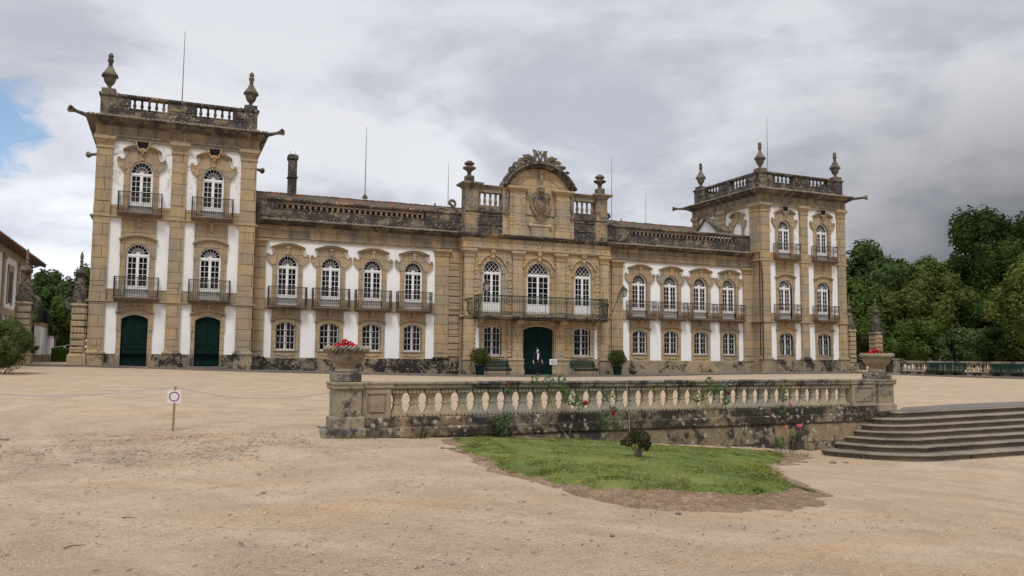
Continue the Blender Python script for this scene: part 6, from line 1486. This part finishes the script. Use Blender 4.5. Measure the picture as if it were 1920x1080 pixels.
# ------------------------------------------------------------------ person
def person():
    x, y = -.74, -2.35; zb = pave_z(x); e = empty('person', (x, y, zb), .25, 'person in a dark suit, white blouse and face mask standing before the door', 'person')
    def skin(name, pts, edges, rad, mat, root=0, par=e, sub=2):
        me = bpy.data.meshes.new(name); me.from_pydata([Vector(p) for p in pts], edges, []); o = bpy.data.objects.new(name, me); COL.objects.link(o); o.parent = par
        md = o.modifiers.new('skin', 'SKIN'); md.use_smooth_shade = True
        for i, r in enumerate(rad):
            sv = me.skin_vertices[0].data[i]; sv.radius = (r, r) if isinstance(r, (int, float)) else r; sv.use_root = (i == root)
        s_ = o.modifiers.new('sub', 'SUBSURF'); s_.levels = sub; s_.render_levels = sub; me.materials.append(M[mat]); return o
    # body (skin) : one continuous figure
    pts = [(0, 0, .92), (0, .0, 1.10), (0, .0, 1.28), (0, 0, 1.40), (0, -.01, 1.47), (0, -.02, 1.56), (0, -.02, 1.66),
           (-.17, 0, 1.37), (-.29, 0, 1.13), (-.36, -.08, .92), (-.38, -.10, .84), (.17, 0, 1.37), (.30, 0, 1.13), (.33, -.07, .93), (.34, -.1, .85),
           (-.09, 0, .86), (-.10, -.06, .48), (-.07, -.02, .08), (-.08, -.14, .03), (.09, 0, .86), (.14, -.02, .48), (.16, .06, .09), (.20, -.05, .03)]
    ed = [(0, 1), (1, 2), (2, 3), (3, 4), (4, 5), (5, 6), (3, 7), (7, 8), (8, 9), (9, 10), (3, 11), (11, 12), (12, 13), (13, 14), (0, 15), (15, 16), (16, 17), (17, 18), (0, 19), (19, 20), (20, 21), (21, 22)]
    rad = [(.15, .10), (.12, .09), (.14, .10), (.10, .08), .05, (.075, .09), (.075, .085), .055, .042, .03, .03, .055, .042, .03, .03, .085, .058, .036, .03, .085, .058, .036, .03]
    body = skin('body', pts, ed, rad, 'skin')
    jk = skin('jacket', [(0, 0, .84), (0, 0, 1.0), (0, 0, 1.12), (0, .0, 1.28), (0, .005, 1.40), (-.18, 0, 1.38), (-.30, 0, 1.13), (-.355, -.075, .95), (.18, 0, 1.38), (.31, 0, 1.13), (.335, -.065, .96)], [(0, 1), (1, 2), (2, 3), (3, 4), (4, 5), (5, 6), (6, 7), (4, 8), (8, 9), (9, 10)],
         [(.20, .13), (.17, .12), (.145, .115), (.165, .125), (.115, .10), .068, .055, .045, .068, .055, .045], 'suit', 2)
    skin('trousers', [(0, 0, .93), (-.09, 0, .84), (-.10, -.06, .48), (-.07, -.02, .10), (.09, 0, .84), (.14, -.02, .48), (.16, .06, .11)], [(0, 1), (1, 2), (2, 3), (0, 4), (4, 5), (5, 6)], [(.16, .11), .10, .078, .068, .10, .078, .068], 'suit')
    m = MB(); m.prism_y([(-.055, 1.40), (.05, 1.40), (.035, 1.15), (.0, .98), (-.07, .98), (-.075, 1.2)], -.138, -.10); m.build('blouse', 'blouse', e)
    m = MB(); m.sphere((0, 0, 0), .112, 10, 1.2); m.v = [(a, b, c) for a, b, c in m.v]; h = m.build('hair', 'hair', e); h.location = (0, .035, 1.655)
    m = MB(); m.lathe([(.02, -.055), (.06, -.04), (.068, 0), (.06, .035), (.03, .05)], 12, (0, -.065, 1.575)); m.build('face_mask', 'mask', e)
    m = MB(); [m.sphere((q*.03, -.105, 1.645), .011, 5) for q in (-1, 1)]; m.build('eyes', 'hair', e)
    for q, hx, hy, hz in ((-1, -.385, -.10, .82), (1, .345, -.10, .83)):
        m = MB(); m.tube([(hx, hy, hz + .06), (hx + q*.005, hy - .01, hz), (hx + q*.005, hy - .015, hz - .03)], [.028, .040, .034], 8, flat=.55)
        for k in range(4): m.tube([(hx - .028 + k*.019, hy - .012, hz - .02), (hx - .03 + k*.02, hy - .02, hz - .065), (hx - .028 + k*.019, hy - .035, hz - .095 + .01*abs(k-1.5))], [.009, .008, .006], 6)
        m.tube([(hx - q*.03, hy - .02, hz + .01), (hx - q*.05, hy - .035, hz - .02), (hx - q*.048, hy - .045, hz - .045)], [.011, .009, .007], 6); m.build('hand', 'skin', e)
    for q, fx, fy, fr in ((-1, -.07, -.05, 0), (1, .17, .03, .3)):
        m = MB(); m.lathe([(.03, 0), (.045, .01), (.047, .035), (.035, .07), (.03, .09)], 12, (0, 0, 0)); m.v = [(a*.95, b*2.6 - (.05 if b < 0 else 0)*(1), c*(1 if b > -.02 else .7)) for a, b, c in m.v]; m.xform(Matrix.Translation((fx, fy, 0)) @ Matrix.Rotation(fr, 4, 'Z')); m.build('shoe', 'shoe', e)
person()
# ------------------------------------------------------------------ vegetation
def tree(name, x, y, H, rx, rz_, n, size, mat, label, cat='tree', group=None, sd=1, lobes=26, trunk=True, zc=None, lr=.38, base=.0, cone=0.0, ry=None):
    zb = terrain(x, y) if abs(x) < 60 else 0; e = empty(name, (x, y, zb), 0, label, cat, group); rnd = np.random.default_rng(sd); ry = ry or rx
    zc = zc if zc is not None else H - rz_; cs = []; rs = []
    for k in range(lobes):
        d = rnd.normal(size=3); d /= np.linalg.norm(d); q = rnd.uniform(.35, .86)
        if d[2] < -.35: d[2] *= -.6
        t = q*d; nar = 1 - cone*max(0, t[2])
        cs.append((t[0]*rx*nar, t[1]*ry*nar, zc + t[2]*rz_)); r = rnd.uniform(.55, 1.15)*lr; rs.append((r*rx, r*ry, r*rz_*.9))
    cs.append((0, 0, zc)); rs.append((rx*.62, ry*.62, rz_*.66))
    V = leafset(n, cs, rs, size, rnd, up=1.1)
    z = V[:, :, 2].mean(1); V = V[z > base + .02]
    if trunk:
        m = MB(); tr = .06*rx + .08; m.tube([(0, 0, -.2), (.1*tr, 0, zc*.4), (-.1, .05, zc*.8), (.05, 0, zc + rz_*.3)], [tr*1.3, tr, tr*.7, tr*.25], 8)
        for k in range(9):
            a = rnd.uniform(0, 2*PI); h = rnd.uniform(.45, .95)*zc; c = cs[k]; m.tube([(0, 0, h), (c[0]*.5, c[1]*.5, (h + c[2])*.5 + .2), (c[0]*.95, c[1]*.95, c[2])], [tr*.45, tr*.28, tr*.1], 6)
        m.build('trunk', 'bark', e)
    # dense inner mass of foliage behind the outer leaves
    m = MB()
    for c, r in zip(cs, rs):
        k = MB(); k.sphere((0, 0, 0), 1, 7); k.v = [(c[0] + a*r[0]*.74*(1 + .3*mnoise.noise(Vector((a*2, b*2, d*2 + c[0])))), c[1] + b*r[1]*.74, c[2] + d*r[2]*.74*(1 + .3*mnoise.noise(Vector((a*3, b*2, d*2))))) for a, b, d in k.v]
        k.v = [(a, b, max(d, base)) for a, b, d in k.v]; m.add(k.v, k.f, True)
    m.build('inner_foliage', mat, e, fix=False)
    o = quads_mesh('crown', V, mat); o.parent = e; return e
G1 = 'trees beyond the court, right of the palace'
tree('tree', 50.2, 20.2, 14.0, 4.6, 4.6, 9000, .26, 'leaf_blue', 'round bluish-green tree rising just right of the right tower', group=G1, sd=1)
tree('tree', 57.2, 22.0, 13.3, 3.6, 4.0, 6000, .26, 'leaf_dark', 'small dark tree between the bluish and the light green tree', group=G1, sd=2)
tree('tree', 56.0, 17.6, 13.4, 3.2, 4.2, 6500, .25, 'leaf_light', 'light green tree peeping above the middle of the thicket', group=G1, sd=3)
tree('tree', 59.2, 16.3, 12.8, 2.8, 3.8, 5500, .25, 'leaf_light', 'pale green tree top left of the huge dark tree', group=G1, sd=33)
tree('tree', 33.9, 5.4, 8.7, 3.0, 4.4, 9000, .20, 'leaf_mid', 'fresh green broad tree directly right of the right tower', group=G1, sd=4, base=.1)
tree('tree', 37.2, 4.6, 9.4, 3.4, 4.7, 9500, .20, 'leaf_olive', 'olive-green domed tree behind the right gate pillars', group=G1, sd=5, base=.1)
tree('tree', 40.6, 2.6, 9.4, 3.6, 4.7, 9500, .20, 'leaf_olive', 'olive-green domed tree in the middle of the right thicket', group=G1, sd=6, base=.1)
tree('tree', 43.0, -.2, 7.4, 3.0, 3.7, 8000, .20, 'leaf_dark', 'dark low tree at the foot of the huge tree', group=G1, sd=7, base=.1)
tree('bush', 31.2, 1.2, 5.4, 2.1, 2.9, 6500, .16, 'leaf_mid', 'bright green bush behind the right gate pillar', 'bush', 'bushes behind the distant balustrade', 8, base=.05, trunk=False)
tree('bush', 33.6, -1.6, 5.0, 2.5, 2.7, 7500, .16, 'leaf_mid', 'broad green bush over the distant balustrade, left of its benches', 'bush', 'bushes behind the distant balustrade', 9, base=.05, trunk=False)
tree('bush', 35.6, -4.6, 4.6, 2.5, 2.5, 7500, .16, 'leaf_blue', 'dark bluish bush above the first distant bench', 'bush', 'bushes behind the distant balustrade', 10, base=.05, trunk=False)
tree('bush', 36.0, -7.6, 4.0, 2.3, 2.2, 6500, .16, 'leaf_dark', 'very dark bush between the two distant benches', 'bush', 'bushes behind the distant balustrade', 11, base=.05, trunk=False)
tree('tree', 47.6, 1.8, 15.6, 5.0, 8.6, 22000, .22, 'leaf_dark', 'huge dark green tree towering at the right edge', group=G1, sd=12, lobes=44, lr=.30)
tree('tree', 50.2, -3.4, 17.6, 5.8, 9.0, 20000, .23, 'leaf_dark', 'second huge dark tree, cut by the right edge', group=G1, sd=13, lobes=44, lr=.30)
tree('tree', 35.2, -10.4, 8.9, 3.5, 4.8, 14000, .17, 'leaf_yellow', 'yellow-green tree in front of the huge dark trees at the right edge', group=G1, sd=14, lobes=40, lr=.28, base=.1, cone=.35)
tree('tree', 40.0, 12.5, 9.2, 3.2, 4.7, 7000, .22, 'leaf_mid', 'green tree hidden partly behind the right tower', group=G1, sd=15)
tree('bush', 38.6, -10.2, 4.2, 2.6, 2.4, 5500, .17, 'leaf_dark', 'dark bush under the yellow-green tree', 'bush', 'bushes behind the distant balustrade', 16, base=.05, trunk=False)
tree('bush', 35.2, 7.8, 5.0, 3.2, 2.7, 6000, .18, 'leaf_dark', 'dark bush filling the gateway right of the palace', 'bush', 'bushes behind the distant balustrade', 17, base=.05, trunk=False)
G2 = 'trees behind the left gateway'
tree('tree', -33.3, 36.6, 8.3, 2.6, 3.6, 7000, .20, 'leaf_blue', 'grey-green tree behind the garden wall, left of the gateway', group=G2, sd=20)
tree('tree', -30.0, 33.6, 8.9, 2.4, 4.2, 7000, .20, 'leaf_blue', 'tall grey-green tree seen beside the left gate pinnacle', group=G2, sd=21)
tree('tree', -26.6, 30.0, 8.2, 2.6, 4.2, 5000, .20, 'leaf_dark', 'dark tree against the left tower', group=G2, sd=22)
tree('tree', -29.2, 19.5, 5.6, 1.9, 2.7, 8000, .12, 'leaf_mid', 'glossy green tree between the white garden wall and the gate pillar', group=G2, sd=23, base=.2)
tree('bush', -31.5, 27.0, 4.4, 2.8, 2.4, 6000, .15, 'leaf_dark', 'dark bush behind the ball-topped pillar', 'bush', sd=25, base=.05, trunk=False)
e = empty('hedge', (-28.9, 17.0, .38), 0, 'low clipped hedge at the end of the left path', 'hedge'); rg = np.random.default_rng(30)
n = 5000; P = np.stack([rg.uniform(-1.3, 1.6, n), rg.uniform(-.6, .6, n), rg.uniform(0, .95, n)], 1); f = rg.integers(0, 3, n); P[f == 0, 1] = -.6 + rg.normal(size=(f == 0).sum())*.03; P[f == 1, 2] = .95 + rg.normal(size=(f == 1).sum())*.03
a = rg.normal(size=(n, 3)); a /= np.linalg.norm(a, axis=1, keepdims=True); b = np.cross(a, rg.normal(size=(n, 3))); b /= np.linalg.norm(b, axis=1, keepdims=True)
o = quads_mesh('leaves', np.stack([P - a*.05, P - b*.03, P + a*.05, P + b*.03], 1), 'hedge'); o.parent = e; MB().box(-1.28, 1.58, -.56, .56, 0, .92).build('inner_foliage', 'hedge', e)
tree('oleander', -28.4, -12.6, 2.6, 1.3, 1.45, 11000, .055, 'leaf_ole', 'feathery green and reddish shrub at the left edge of the court', 'shrub', None, 24, lobes=34, lr=.36, base=.02, trunk=False, zc=1.0)
tree('young_shrub', -30.2, 6.5, 1.6, .7, .8, 500, .06, 'leaf_ole', 'thin young shrub at the foot of the white garden wall', 'shrub', None, 26, lobes=8, lr=.2, base=.02, trunk=False)
print('objects', len(bpy.data.objects), 'polys', sum(len(m.polygons) for m in bpy.data.meshes))
